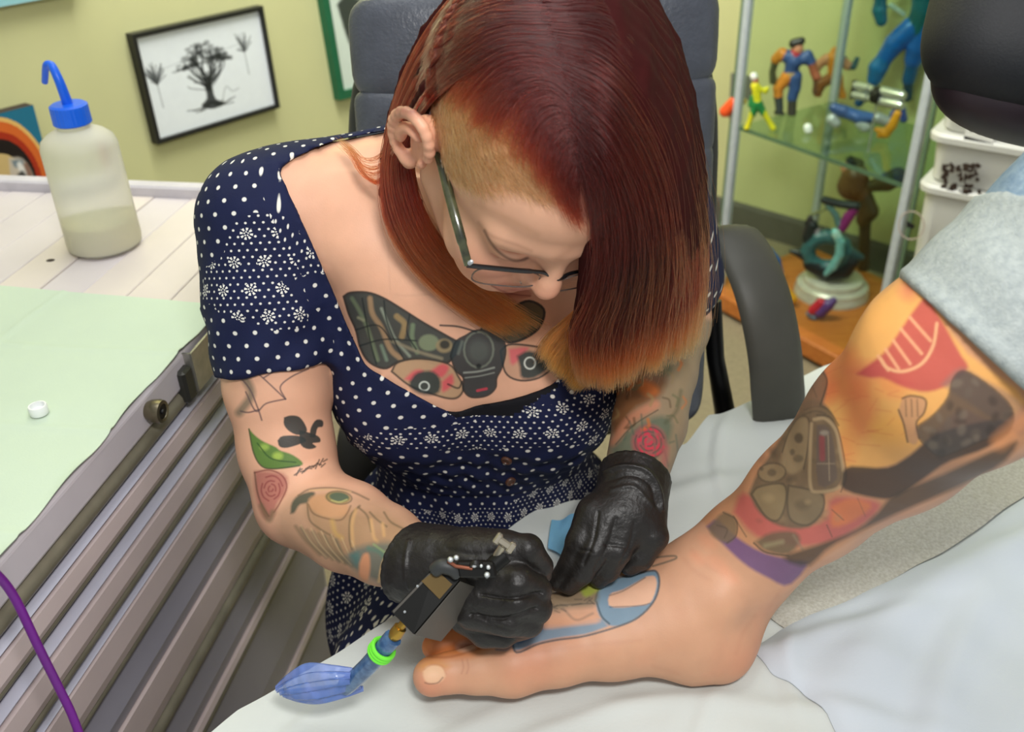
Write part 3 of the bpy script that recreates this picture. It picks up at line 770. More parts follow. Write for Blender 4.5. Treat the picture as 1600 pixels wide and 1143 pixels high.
Yl, Gn, Wh, Or, Bl, Sk, Bk, Rd = (226, 216, 40), (40, 130, 70), (236, 236, 230), (222, 138, 52), (56, 84, 140), (206, 140, 110), (44, 40, 40), (176, 42, 52)
figurine('toy_figure', 'slim yellow and green toy figure with white hair standing with legs apart', 'toy', [
    ([(1178, 119)], 6, Wh), ([(1180, 124), (1183, 136)], [5, 3], (196, 120, 90)), ([(1180, 134), (1183, 150), (1184, 162)], [7, 6, 6], Yl), ([(1176, 152), (1172, 164)], [4, 4], Gn), ([(1182, 162), (1176, 178)], [7, 5], Gn), ([(1185, 162), (1193, 176)], [7, 5], Gn),
    ([(1176, 176), (1170, 192), (1166, 203)], [5, 4, 5], Yl), ([(1193, 175), (1202, 190), (1208, 200)], [5, 4, 5], Yl), ([(1188, 138), (1196, 144), (1198, 139)], [3.5, 3, 4], Yl)], (1185, 203), sz)
figurine('toy_figure', 'broad toy figure in yellow and blue with a black cap and red scarf', 'toy', [
    ([(1240, 68), (1252, 64)], [7, 6], Bk), ([(1247, 76)], 8, Sk), ([(1243, 84), (1243, 98)], [9, 8], Rd), ([(1222, 84), (1213, 92)], [9, 8], Or), ([(1262, 86), (1268, 98)], [8, 7], Bl), ([(1230, 88), (1258, 92)], [10, 9], Bl),
    ([(1240, 96), (1236, 110)], [13, 10], Bl), ([(1236, 112), (1236, 118)], [10, 9], (206, 168, 110)), ([(1212, 94), (1207, 112), (1208, 126)], [6, 5, 6], (90, 88, 66)), ([(1268, 98), (1272, 112), (1276, 120)], [7, 6, 7], (170, 96, 70)),
    ([(1230, 120), (1216, 138), (1216, 150)], [10, 8, 7], Or), ([(1242, 120), (1242, 138), (1238, 152)], [11, 9, 8], Bl), ([(1216, 150), (1218, 170)], [7, 6], (70, 76, 80)), ([(1238, 152), (1237, 178)], [7, 7], (70, 66, 60)), ([(1214, 176), (1222, 179)], 5, (60, 60, 52))], (1228, 180), sz)
figurine('toy_figure', 'orange toy figure with raised arms between the cabinet posts', 'toy', [
    ([(1305, 80)], 7, Or), ([(1304, 90), (1303, 108)], [11, 9], Or), ([(1303, 108), (1302, 122)], [8, 9], (196, 118, 48)), ([(1292, 92), (1280, 100), (1272, 112)], [8, 7, 7], Sk), ([(1272, 112), (1276, 128), (1276, 142)], [6, 5, 7], (110, 70, 56)), ([(1316, 94), (1324, 102)], [7, 7], Sk), ([(1324, 103), (1334, 104), (1339, 92)], [6, 5, 4], (60, 92, 108)), ([(1288, 92), (1318, 92)], 5, Bl),
    ([(1298, 122), (1284, 130), (1278, 146), (1277, 160)], [9, 8, 6, 6], (150, 90, 52)), ([(1308, 122), (1311, 138), (1316, 150), (1316, 158)], [9, 7, 6, 5], Or)], (1298, 160), sz, off=.05)
figurine('toy_figure', 'large glossy blue toy figure with bent knees beside the right cabinet post', 'toy', [
    ([(1452, -20), (1446, 12)], [26, 20], (20, 108, 140)), ([(1446, 12), (1434, 42)], [20, 17], (16, 98, 120)), ([(1436, 14), (1450, 14)], [6, 6], (180, 200, 200)), ([(1424, 44), (1398, 68), (1384, 88)], [17, 16, 13], (18, 104, 214)), ([(1384, 88), (1372, 106), (1367, 122)], [12, 15, 12], (20, 112, 196)), ([(1366, 122), (1358, 150)], [8, 7], (24, 70, 96)),
    ([(1446, 44), (1434, 74), (1428, 92)], [17, 17, 14], (18, 100, 214)), ([(1428, 92), (1420, 124)], [11, 10], (20, 90, 160)), ([(1420, 124), (1418, 152)], [8, 8], (24, 60, 90)), ([(1400, -30), (1376, -6), (1374, 14)], [9, 9, 10], (20, 100, 140)), ([(1374, 16), (1377, 32)], [11, 9], (22, 110, 150)), ([(1392, 8), (1412, 22)], [4, 4], (190, 200, 200))], (1385, 176), sz, toyg_m, .0035, off=.12)
figurine('toy_figure', 'blue and silver toy figure lying on the glass shelf', 'toy', [
    ([(1303, 168), (1318, 174)], [8, 10], Bl), ([(1318, 174), (1340, 182), (1362, 184)], [9, 10, 8], (60, 96, 160)), ([(1300, 186), (1306, 192)], [9, 8], (176, 184, 184)), ([(1345, 192), (1352, 198)], [9, 9], (176, 188, 186)), ([(1372, 184), (1386, 190)], [9, 8], (150, 160, 160)), ([(1396, 178), (1408, 170), (1412, 186)], [6, 7, 6], (50, 76, 150)), ([(1342, 160), (1350, 150)], [7, 7], (20, 72, 110))], (1345, 202), sz, toyg_m, off=-.02)
figurine('toy_boot', 'yellow orange toy boot lying near the right post on the shelf', 'toy', [([(1402, 178), (1394, 196), (1384, 208)], [6, 7, 7], (226, 158, 34)), ([(1384, 208), (1370, 202)], [7, 4], (226, 158, 34)), ([(1384, 208), (1374, 212)], [6, 4], (210, 140, 30))], (1384, 214), sz, off=-.03)
c0, c1 = PL(1334, 140, K3(0, .12, 0), DD), PL(1412, 158, K3(0, .12, 0), DD)
gun = empty('toy_cannon', c1, 'silver and black toy cannon barrels crossing the blue figure\'s feet', 'toy')
for k, (dz, m_) in enumerate(((.012, mat('bright_steel', (200, 204, 204), .25, .8)), (-.012, mat('bright_steel', (200, 204, 204), .25, .8)))):
    mb = MB(); ax_g = nrm(c1 - c0); L_g = np.linalg.norm(c1 - c0)
    mb.lathe(c0 + ZU * dz, ax_g, [(0, .006), (.002, .011), (L_g * .3, .011), (L_g * .31, .008), (L_g * .55, .008), (L_g * .56, .013), (L_g * .95, .013), (L_g, .010)], 16); mb.build('barrel', m_, gun, True)
mb = MB(); mb.lathe((c0 + c1) / 2, ax_g, [(-.012, .018), (-.01, .022), (.01, .022), (.012, .018)], 18); mb.build('collar', mat('black_plastic', (22, 20, 20), .4), gun, True); mb = MB(); mb.box(c0, ax_g * .004, ZU * .024, np.cross(ax_g, ZU) * .006); mb.build('bracket', mat('black_plastic', (22, 20, 20), .4), gun, False)
mb = MB(); mb.tube([(c0 + c1) / 2, np.array([*((c0 + c1) / 2)[:2], sz])], .0028, 10); mb.build('support', mat('bright_steel', (200, 204, 204), .25, .8), gun, True)
figurine('toy_ball', 'shiny white toy ball on the front of the glass shelf', 'toy', [([(1262, 199), (1263, 203)], [6.5, 6.5], (250, 250, 250))], (1262, 208), sz)
figurine('toy_rocket', 'orange red toy capsule at the left corner post', 'toy', [([(1133, 174), (1148, 160)], [9, 10], (232, 84, 34)), ([(1150, 160), (1162, 158)], [6, 5], (220, 190, 90)), ([(1142, 176), (1146, 190)], [4, 6], (120, 110, 90))], (1142, 193), sz)
crd = MB(); q = [PL(x, y, K3(0, .2, 0), DD) for x, y in ((1142, 114), (1176, 120), (1172, 158), (1140, 152))]; crd.prism(q, DD * .006)
cd = crd.build('card', mat('grey_card', (110, 110, 104), .6), None); tag(cd, 'small grey card with a cream oval leaning behind the orange capsule', 'card')
cc = sum(q) / 4 - DD * .0012; mb = MB(); mb.lathe(cc, -DD, [(0, .018), (.001, .018)], 24); mb.build('oval', mat('cream_paper', (214, 210, 180), .7), cd)
# lower compartment
bz2 = .0705
sil = mat('satin_silver_base', (200, 196, 186), .3, .2, noise=.08)
bs = PZ(1298, 458, bz2); st_ = empty('statuette', bs, 'dark teal coiled statuette on a round silver stepped base', 'statuette')
Rb = 56 * float((bs - CAM) @ FWD) / FPX
mb = MB(); mb.lathe(bs, ZU, [(0, Rb), (.012, Rb), (.016, Rb * .97), (.034, Rb * .96), (.040, Rb * .9), (.040, Rb * .82), (.055, Rb * .8), (.060, Rb * .74), (.060, 0)], 48); mb.build('base', sil, st_, True)
tl, dk = (38, 92, 98), (26, 32, 36)
def child_fig(name, prims, base, bzz, parent, **kw):
    o = figurine(name, None, None, prims, base, bzz, **kw); loc = np.array(o.location) - origin_of(parent); o.parent = parent; o.location = (0, 0, 0)
    co = np.empty(len(o.data.vertices) * 3); o.data.vertices.foreach_get('co', co); co = co.reshape(-1, 3) + loc; o.data.vertices.foreach_set('co', co.ravel()); return o
th_ = np.linspace(0, 2 * math.pi, 13)
ring_ = [(1292 + 30 * math.cos(t), 393 + 24 * math.sin(t)) for t in th_]
child_fig('coiled_body', [(ring_, 11, (52, 98, 104)), ([(1268, 412), (1290, 424), (1318, 422), (1330, 408)], [13, 14, 14, 12], dk), ([(1236, 392), (1252, 396), (1262, 402)], [4, 8, 9], dk), ([(1330, 396), (1346, 402)], [10, 5], (40, 70, 76)), ([(1262, 372), (1270, 352), (1262, 348)], [9, 8, 5], dk), ([(1266, 340), (1260, 366)], [5, 6], (52, 44, 48)), ([(1275, 360), (1272, 366)], [6, 6], (150, 140, 150))], (1298, 438), .13, st_, h=.004, off=.0)
child_fig('curved_blade', [([(1304, 362), (1313, 378), (1312, 398), (1302, 416), (1290, 428)], [6, 7, 7, 7, 4], (120, 184, 190)), ([(1310, 372), (1306, 364)], [6, 7], (180, 220, 220))], (1298, 436), .13, st_, h=.003, off=-.05, m=toyg_m)
child_fig('violet_limb', [([(1316, 356), (1326, 338), (1334, 328)], [7, 8, 7], (142, 40, 120)), ([(1288, 312), (1310, 318), (1338, 322)], [6, 6, 7], (38, 40, 46)), ([(1292, 318), (1306, 336), (1310, 350)], [4, 5, 5], (96, 130, 134)), ([(1268, 336), (1290, 326)], [2.5, 3], (130, 130, 90))], (1298, 436), .13, st_, h=.003)
figurine('statuette', 'brown cloaked statuette with a pink face standing under the glass shelf', 'statuette', [
    ([(1322, 262), (1326, 258)], [8, 8], (206, 140, 112)), ([(1330, 252), (1342, 256)], [8, 8], (50, 36, 28)), ([(1336, 276), (1332, 290), (1342, 300)], [20, 22, 16], (110, 74, 44)), ([(1350, 310), (1356, 330), (1350, 342)], [14, 16, 12], (84, 62, 34)), ([(1362, 290), (1386, 284), (1402, 276)], [9, 14, 14], (104, 82, 56)), ([(1352, 340), (1350, 400), (1346, 446)], [9, 8, 10], (70, 52, 34))], (1346, 452), bz2, h=.004, off=.14)
figurine('toy_creature', 'small red and purple toy creature on the wood base', 'toy', [([(1270, 484), (1282, 472)], [7, 7], (196, 36, 60)), ([(1282, 488), (1294, 476), (1302, 470)], [9, 9, 6], (92, 60, 130)), ([(1264, 490), (1272, 496)], [5, 6], (110, 120, 140))], (1282, 500), bz2, off=0)
figurine('toy_figure', 'small yellow toy piece half hidden behind the chair armrest', 'toy', [([(1228, 456), (1238, 466)], [8, 8], (226, 164, 40)), ([(1238, 466), (1236, 476)], [7, 4], (200, 140, 30)), ([(1222, 442), (1226, 450)], [5, 5], (190, 170, 170))], (1236, 478), bz2)
figurine('toy_figure', 'blue toy piece behind the chair armrest', 'toy', [([(1202, 392), (1212, 408), (1218, 424)], [6, 8, 6], (30, 96, 170)), ([(1218, 424), (1220, 436)], [5, 6], (180, 180, 190))], (1216, 440), bz2)

# ------------------------------------------------------------------ stacked white storage bins
bin_m = mat('white_bin_plastic', (206, 206, 200), .35, noise=.02, scale=5)
BX0 = PZ(1405, 435, .47); bdir = nrm([.80, -.60, 0]); bback = np.array([-bdir[1], bdir[0], 0])
def R3(a, b, z): return np.array([BX0[0], BX0[1], 0]) + bdir * a + bback * b + ZU * z
rimz = [.47]
for px, py in ((1424, 282), (1440, 203), (1452, 122)): rimz.append(float(PL(px, py, BX0 - np.array([0, 0, 0]), bback)[2]))
def rrect(a0, a1, b0, b1, r, z, k=5):
    pts = []
    for cx, cy, s in ((a1 - r, b1 - r, 0), (a0 + r, b1 - r, 90), (a0 + r, b0 + r, 180), (a1 - r, b0 + r, 270)):
        for i in range(k + 1): t = math.radians(s + 90 * i / k); pts.append(R3(cx + r * math.cos(t), cy + r * math.sin(t), z))
    return pts
def loft(rings):
    n = len(rings[0]); V = [p for r in rings for p in r]
    Fc = [(i * n + k, i * n + (k + 1) % n, (i + 1) * n + (k + 1) % n, (i + 1) * n + k) for i in range(len(rings) - 1) for k in range(n)]
    return V, Fc + [tuple(range(n))[::-1], tuple(len(V) - n + k for k in range(n))]
labs = ['white storage bin at the foot of the stack beside the display cabinet', 'white storage bin with a round sticker, second from the floor', 'white storage bin with a dark brown print, third from the floor', 'white storage bin with a boxed label, topmost of the stack']
zb = 0.0; WB, DB = .44, .26; bins = []
for k in range(4):
    zt = rimz[k]
    b_ = empty('storage_bin', R3(WB / 2, DB / 2, zb + .001), labs[k], 'storage bin', 'white bins stacked beside the display cabinet')
    V, Fc = loft([rrect(.020, WB - .02, .020, DB - .02, .03, zb + .001), rrect(.014, WB - .014, .014, DB - .014, .03, zb + .008), rrect(.008, WB - .008, .008, DB - .008, .03, zt - .022)]); MB().add(V, Fc).build('tub', bin_m, b_, True)
    V, Fc = loft([rrect(.006, WB - .006, .006, DB - .006, .03, zt - .0215), rrect(-.004, WB + .004, -.004, DB + .004, .035, zt - .018), rrect(-.005, WB + .005, -.005, DB + .005, .035, zt - .006), rrect(0, WB, 0, DB, .03, zt), rrect(.03, WB - .03, .03, DB - .03, .03, zt)]); MB().add(V, Fc).build('lid', bin_m, b_, True)
    bins.append(b_); zb = zt
ink = mat('dark_brown_print', (52, 38, 30), .6, noise=.3, scale=120)
def on_bin(px, py): return PL(px, py, R3(0, -.0015, 0), bback)
def blob(px, py, rx, ry, n=12, jag=.25):
    r = random.Random(int(px * 7 + py)); return [on_bin(px + rx * math.cos(2 * math.pi * i / n) * (1 + r.uniform(-jag, jag)), py + ry * math.sin(2 * math.pi * i / n) * (1 + r.uniform(-jag, jag))) for i in range(n)]
mb = MB(); r = random.Random(9)
for k in range(60): mb.prism(blob(1474 + r.uniform(0, 60), 252 + r.uniform(0, 44) + 4, r.uniform(1.5, 6), r.uniform(1.5, 5), 7, .35), -bback * (.0006 + k * .00004))
mb.build('printed_drawing', ink, bins[2])
mb = MB(); mb.prism([on_bin(1512, 184), on_bin(1556, 196), on_bin(1552, 226), on_bin(1507, 214)], -bback * .0008); lb = mb.build('label_card', mat('white_label', (226, 226, 220), .5), bins[3])
mb = MB(); mb.prism([on_bin(1507, 212), on_bin(1552, 224), on_bin(1552, 229), on_bin(1506, 217)], -bback * .0016)
for x in (1517, 1529, 1541):
    y = 190 + (x - 1517) * .27
    mb.prism([on_bin(x, y), on_bin(x + 3, y + 1), on_bin(x + 2, y + 16), on_bin(x - 1, y + 15)], -bback * .0016); mb.prism([on_bin(x + 3, y + 1), on_bin(x + 8, y + 2), on_bin(x + 8, y + 8), on_bin(x + 3, y + 8)], -bback * .0017)
mb.build('lettering', mat('black_print', (24, 22, 22), .6), lb)
mb = MB(); mb.tube([*[on_bin(1424 + 20 * math.cos(t), 352 + 22 * math.sin(t)) for t in np.linspace(0, 2 * math.pi, 25)]], .0012, 6); mb.build('round_sticker_ring', mat('faint_pink_print', (190, 170, 160), .6), bins[1])
mb = MB(); mb.prism([on_bin(1418, 346), on_bin(1430, 352), on_bin(1426, 358), on_bin(1420, 354)], -bback * .001); mb.prism([on_bin(1417, 345), on_bin(1421, 346), on_bin(1421, 356), on_bin(1417, 354)], -bback * .0012); mb.build('sticker_mark', mat('black_print', (24, 22, 22), .6), bins[1])
# ------------------------------------------------------------------ padded work table under white paper
TZ = .780
TA = PZ(330, 1143, TZ); TB = PZ(1290, 572, TZ)
TD = nrm(TB - TA); TP = np.array([TD[1], -TD[0], 0])      # along the far edge, and towards the camera side
def T3(s_, p, z): q = TA + TD * s_ + TP * p; return np.array([q[0], q[1], z])
tbl = empty('work_table', T3(.5, .35, 0), 'padded work table covered in white paper under the bare foot', 'table')
vinyl = mat('grey_table_vinyl', (90, 90, 96), .5, noise=.05)
mb = MB(); mb.box(T3(.46, .345, TZ - .037), TD * .86, TP * .325, ZU * .03, .012); mb.build('padded_top', vinyl, tbl)
for a, b in ((-.28, .08), (1.2, .08), (-.28, .62), (1.2, .62)):
    mb = MB(); mb.box(T3(a, b, (TZ - .07) / 2), TD * .018, TP * .018, ZU * (TZ - .07) / 2, .003); mb.build('leg', mat('black_metal', (24, 24, 26), .35, .7), tbl)
paper_m = mat('white_table_paper', (206, 211, 207), .9, noise=.015, scale=5, bump=.12, bscale=380)
towel_m = mat('speckled_paper_towel', (198, 196, 186), .95, noise=0, c2=(176, 172, 160), scale=320, bump=.6, bscale=420)
drape_m = mat('white_bed_sheet', (204, 212, 220), .85, noise=.015, scale=4, bump=.1, bscale=500)
def W2(px, py): return PZ(px, py, TZ)[:2]
ctrl = [(240, 1200), (330, 1143), (372, 1108), (425, 1078), (480, 1048), (520, 1022), (566, 992), (610, 962), (680, 915), (740, 865), (790, 824), (838, 792), (898, 778), (940, 778), (985, 745), (1040, 700), (1072, 690), (1108, 644), (1140, 640), (1200, 612), (1292, 570), (1400, 528), (1700, 420)]
outl = [tuple(W2(x, y)) for x, y in ctrl]
outl += [tuple(T3(1.28, .68, 0)[:2]), tuple(T3(-.3, .68, 0)[:2]), tuple(T3(-.3, .02, 0)[:2])]
folds = []
rf = np.random.default_rng(4)
for px, py, ang, L, w, a in ((1120, 700, 75, .08, .006, .004), (900, 800, 60, .05, .005, .003), (1260, 1010, 20, .10, .012, .006), (1450, 930, 35, .14, .02, .008), (1200, 1100, -10, .12, .010, .004), (950, 1110, 15, .12, .008, .003), (1480, 1060, 55, .14, .016, .007), (760, 1120, 30, .08, .01, .003), (1230, 1050, 80, .05, .008, .005), (1100, 1120, 60, .05, .007, .003), (1560, 880, 30, .1, .02, .008), (520, 1090, 40, .07, .006, .002), (1080, 760, 20, .08, .012, .003)):
    c = PZ(px, py, TZ)[:2]; t = math.radians(ang); folds.append((c, np.array([math.cos(t), math.sin(t)]), L, w, a))
foot_line = np.array([W2(655, 1060), W2(760, 1050), W2(950, 1020), W2(1150, 1040)])
def tz(x, y, z0=0.0):
    z = TZ + z0 + .0012 * np.sin(x * 31 + 9 * y) * np.sin(y * 27 - 4 * x) + .0008 * np.sin(x * 77 + y * 50)
    for c, u, L, w, a in folds:
        s_ = (x - c[0]) * u[0] + (y - c[1]) * u[1]; q = -(x - c[0]) * u[1] + (y - c[1]) * u[0] + .12 * s_ * s_ / L
        z = z + a * np.exp(-(s_ / L) ** 2) * (np.exp(-(q / w) ** 2) - .5 * np.exp(-((q - 1.6 * w) / w) ** 2))
    return z
def tzp(x, y):
    z = tz(x, y)
    d = seg_dist(x, y, foot_line, False)
    z = np.where(d < .06, TZ + (z - TZ) * np.clip(d / .06, 0, 1), z)
    # the overhanging edge sags a little
    e = (x - TA[0]) * TP[0] + (y - TA[1]) * TP[1]
    return z - np.clip(-e, 0, 1) * .12 - .0
tag(sheet_mesh('table_paper', outl, tzp, paper_m, 0, h=.0045), 'white paper covering the work table under the foot', 'paper')
tw = [W2(x, y) for x, y in ((1195, 960), (1240, 905), (1300, 858), (1400, 795), (1490, 760), (1640, 640), (1760, 600), (1740, 720), (1600, 776), (1500, 842), (1400, 900), (1300, 952), (1240, 990))]
tag(sheet_mesh('paper_towel', tw, lambda x, y: tzp(x, y) + .0022, towel_m, 0, h=.004), 'speckled grey paper towel lying beneath the tattooed calf', 'paper towel')
dr = [W2(x, y) for x, y in ((1175, 1015), (1215, 985), (1262, 962), (1330, 934), (1410, 894), (1500, 846), (1600, 778), (1800, 700))] + [T3(1.2, .66, 0)[:2], W2(1700, 1300), W2(1330, 1190), W2(1290, 1120), W2(1250, 1080), W2(1205, 1052)]
def drz(x, y):
    z = tzp(x, y) + .0015; e = poly_sd(x.ravel(), y.ravel(), dr).reshape(x.shape)
    return z + .0075 * (1 - np.exp(np.minimum(e, 0) / .007)) + .010 * np.clip(-e / .12, 0, 1) * (1 + .6 * np.sin(x * 23 - y * 31))
tag(sheet_mesh('bed_sheet', dr, drz, drape_m, 0, h=.0045), 'pale blue-white bed sheet bunched at the right beside the heel', 'sheet')
blue_p = mat('blue_absorbent_paper', (120, 178, 214), .8, noise=.03, scale=20, bump=.2, bscale=500)
bp_ = [W2(x, y) for x, y in ((862, 816), (905, 812), (1000, 822), (1040, 850), (1046, 872), (1000, 900), (930, 900), (880, 878), (856, 866))]
tag(sheet_mesh('blue_tissue', bp_, lambda x, y: tzp(x, y) + .003 + .006 * (1 + np.sin(x * 130 + 40 * y)) * .5, blue_p, 0, h=.003), 'light blue tissue under the gloved left hand', 'tissue')
# ------------------------------------------------------------------ client's bare leg in rolled jeans
skin_m = attr_mat('skin', .48, .10, 700, sss=.08, spec=.35, var=.05, vscale=45)
SK = lin((206, 156, 124))
print('t', round(time.time() - T0, 1))
legpts = [(1095, 925, .838, .043), (1170, 862, .83, .0435), (1266, 778, .78, .0475), (1388, 672, .70, .0585), (1500, 570, .62, .0645), (1550, 522, .60, .060)]
F_ = Field(np.array([-.10, .40, .765]), np.array([.46, .80, 1.24]), .0017)
def PC(l): return [P(a, b, c) for a, b, c, _ in l], [q[3] for q in l]
a, r = PC(legpts); F_.chain(a, r, .03)
a, r = PC([(1092, 1010, .826, .030), (1125, 1018, .822, .026)]); F_.chain(a, r, .02)                 # heel
a, r = PC([(1075, 935, .84, .042), (1010, 948, .838, .034), (930, 955, .83, .0265), (850, 975, .822, .023)]); F_.chain(a, r, .03)   # instep
a, r = PC([(1060, 985, .825, .034), (960, 1008, .815, .0255), (870, 1022, .808, .0235), (800, 1038, .803, .0235), (745, 1046, .80, .0185)]); F_.chain(a, r, .03)  # inner edge
a, r = PC([(745, 1046, .80, .0185), (705, 1050, .798, .0165), (676, 1056, .797, .0165)]); F_.chain(a, r, .008)  # big toe
a, r = PC([(1050, 965, .865, .030), (930, 955, .868, .022), (850, 960, .865, .019)]); F_.chain(a, r, .03)   # outer edge
for l in ([(830, 985, .832, .015), (765, 992, .830, .0115), (722, 998, .826, .0105), (680, 1010, .822, .0115)], [(835, 965, .85, .015), (775, 974, .85, .011), (738, 978, .846, .010), (696, 990, .842, .0110)],
          [(840, 950, .868, .014), (785, 962, .868, .0095), (755, 968, .864, .008), (728, 978, .862, .0085)], [(850, 938, .882, .014), (805, 946, .884, .009), (780, 950, .882, .0075), (756, 960, .88, .008)]):
    a, r = PC(l); F_.chain(a, r, .006)
F_.ball(P(1128, 935, .80), .012, .02); F_.ball(P(1098, 868, .835), .010, .02)
F_.cone(P(1195, 905, .845), P(1150, 985, .84), .012, .018, .03)          # heel cord
F_.cone(P(1000, 1085, .835), P(930, 1090, .83), .018, .014, .02, 'sub')   # arch
F_.D = np.maximum(F_.D, (TZ + .0015 - F_.ax[2])[None, None, :].astype(np.float32))
V, Q = surfnet(F_.D, F_.lo, F_.h)
V, Q = subdiv(V, Q, in_px(V, Q, [[(640, 850), (1060, 850), (1060, 1090), (640, 1110)], [(1060, 840), (1400, 400), (1700, 400), (1700, 760), (1240, 960)]]))
lm = seg_dist(V[:, 0] * 0, V[:, 0] * 0, [(0, 0), (1, 1)], False) * 0
X, Y, Dp = proj(V); Nn = vnormals(V, Q)
vw = CAM - V; vw /= np.linalg.norm(vw, axis=1)[:, None]; face_ = (Nn * vw).sum(1)
C_ = np.tile(SK, (len(V), 1)) * (1 + .05 * fbm(V, 30, 1)[:, None])
C_ *= 1 + np.array([.02, -.05, -.06]) * np.clip(fbm(V, 60, 2), 0, 1)[:, None]
red = np.exp(-((X - 668) ** 2 + (Y - 1078) ** 2) / 1600) + .7 * np.exp(-((X - 1165) ** 2 + (Y - 1040) ** 2) / 1500) + .5 * np.exp(-((X - 830) ** 2 + (Y - 1030) ** 2) / 3000)
C_ = C_ * (1 - np.outer(.35 * np.clip(red, 0, 1), [0.05, .55, .6]))
pt = Paint(X, Y, C_, face_ > -.05)
Dk, Gy, Tn = (56, 50, 46), (104, 94, 82), (150, 126, 98)
# iodine stain over the toes
pt.fill([(648, 1000), (690, 975), (745, 965), (770, 1000), (745, 1022), (700, 1028), (665, 1032), (650, 1024)], (214, 118, 42), .75, 8)
pt.oval(728, 1010, 16, 9, (226, 178, 150), .8, 3); pt.line([(655, 1024), (700, 1026), (752, 1012)], 3, (150, 84, 46), .6, 2)
pt.oval(676, 1040, 26, 9, (204, 140, 70), .6, 6)
pt.fill([(661, 1048), (668, 1040), (684, 1039), (694, 1046), (695, 1058), (684, 1067), (668, 1066), (662, 1058)], (228, 186, 150), .8, 2); pt.line([(662, 1046), (674, 1038), (690, 1040), (697, 1052)], 2, (186, 120, 90), .5, 1.5); pt.line([(664, 1066), (672, 1068), (684, 1066), (692, 1058)], 2, (120, 84, 66), .7)
for l in ([(1068, 872), (1086, 892), (1110, 906)], [(1080, 858), (1100, 880), (1128, 896)], [(1180, 960), (1160, 990), (1150, 1020)], [(1215, 930), (1196, 960)], [(870, 1015), (930, 1006), (1000, 1000)], [(760, 1030), (810, 1022), (860, 1016)], [(1020, 1040), (1060, 1052)]): pt.line(l, 4, (178, 122, 96), .22, 4)
for x, y, r_ in ((1106, 846, 12), (1122, 880, 14), (1090, 872, 10), (1140, 900, 12)): pt.oval(x, y, r_ * 1.4, r_ * .8, (222, 150, 116), .4, 6, .6)
for x in (722, 730): pt.line([(x, 1030), (x + 2, 1042), (x - 1, 1052)], 1.6, (176, 112, 92), .45, 1.5)
# foot tattoo: blue curved shape with dark outlines
Bt, Bd = (92, 138, 162), (50, 66, 74)
pt.fill([(930, 938), (936, 918), (952, 906), (985, 898), (1012, 892), (1026, 893), (1030, 912), (1022, 938), (1000, 962), (972, 976), (950, 976), (936, 960)], Bt, .85, 2)
pt.fill([(1010, 900), (1023, 900), (1026, 915), (1017, 940), (998, 946), (955, 948), (953, 928), (975, 920)], (224, 174, 142), .95, 1.5)
pt.fill([(950, 978), (915, 990), (872, 996), (838, 1004), (806, 1016), (800, 1000), (815, 982), (850, 976), (890, 974), (935, 966)], Bt, .8, 2)
pt.fill([(806, 1000), (822, 984), (850, 978), (842, 990), (812, 1006)], (70, 104, 138), .7, 2)
pt.line([(930, 938), (936, 918), (952, 906), (985, 898), (1012, 892), (1026, 893), (1030, 912), (1022, 938), (1000, 962), (972, 976), (915, 993), (872, 999), (840, 1006), (808, 1019), (800, 1002)], 3.2, Bd, .8)
pt.line([(932, 940), (940, 962), (952, 974)], 3, Bd, .8); pt.line([(953, 948), (998, 946), (1016, 942)], 2, Bd, .6); pt.line([(952, 930), (975, 922), (1008, 902)], 2, Bd, .6)
pt.line([(940, 910), (960, 898), (990, 886), (1020, 872), (1052, 868), (1056, 872), (1040, 878), (1020, 884)], 3, (110, 100, 84), .8)
pt.fill([(848, 935), (862, 920), (900, 915), (932, 920), (930, 945), (890, 950), (862, 956), (850, 950)], (112, 106, 84), .75, 5)
pt.fill([(905, 918), (935, 905), (950, 905), (935, 922), (915, 932)], (156, 168, 60), .8, 3)
pt.fill([(850, 972), (880, 962), (925, 962), (936, 972), (890, 978), (850, 982)], (214, 158, 124), .8, 3); pt.line([(852, 948), (890, 944), (928, 942)], 2, Dk, .5); pt.line([(880, 950), (900, 968), (926, 958)], 3, (120, 100, 84), .6, 2)
r3 = random.Random(8)
for k in range(14): x, y = r3.uniform(850, 925), r3.uniform(920, 955); pt.line([(x, y), (x + r3.uniform(6, 16), y + r3.uniform(-7, 7))], 2, Dk, .5, 1.2)
pt.line([(775, 1010), (790, 998), (800, 1000), (792, 1014), (776, 1014)], 4, (96, 110, 120), .7, 2); pt.line([(780, 1008), (796, 1004)], 3, Bd, .5)
# calf tattoo
EDGE = [(1095, 812), (1112, 828), (1140, 858), (1170, 884), (1200, 900), (1232, 913)]
pt.fill(EDGE + [(1262, 890), (1300, 862), (1400, 800), (1480, 772), (1560, 730), (1640, 660), (1640, 560), (1440, 400), (1380, 440), (1290, 560), (1200, 690)], (196, 140, 100), .75, 3, False)
pt.fill([(1285, 585), (1310, 540), (1350, 490), (1400, 440), (1430, 425), (1500, 540), (1600, 620), (1560, 660), (1500, 640), (1448, 690), (1390, 728), (1320, 732), (1312, 680), (1290, 640)], (228, 168, 96), .92, 4)
for x, y, rx, ry, c in ((1310, 560, 30, 24, (226, 120, 74)), (1320, 605, 34, 22, (222, 112, 70)), (1345, 640, 24, 44, (220, 118, 78)), (1395, 600, 26, 20, (232, 140, 84)), (1290, 600, 14, 30, (218, 104, 70)), (1320, 700, 18, 24, (226, 140, 80)), (1370, 480, 20, 40, (236, 174, 100)), (1400, 670, 40, 24, (238, 170, 80)), (1350, 580, 30, 14, (214, 104, 80)), (1420, 450, 14, 16, (206, 96, 92))): pt.oval(x, y, rx, ry, c, .6, 12)
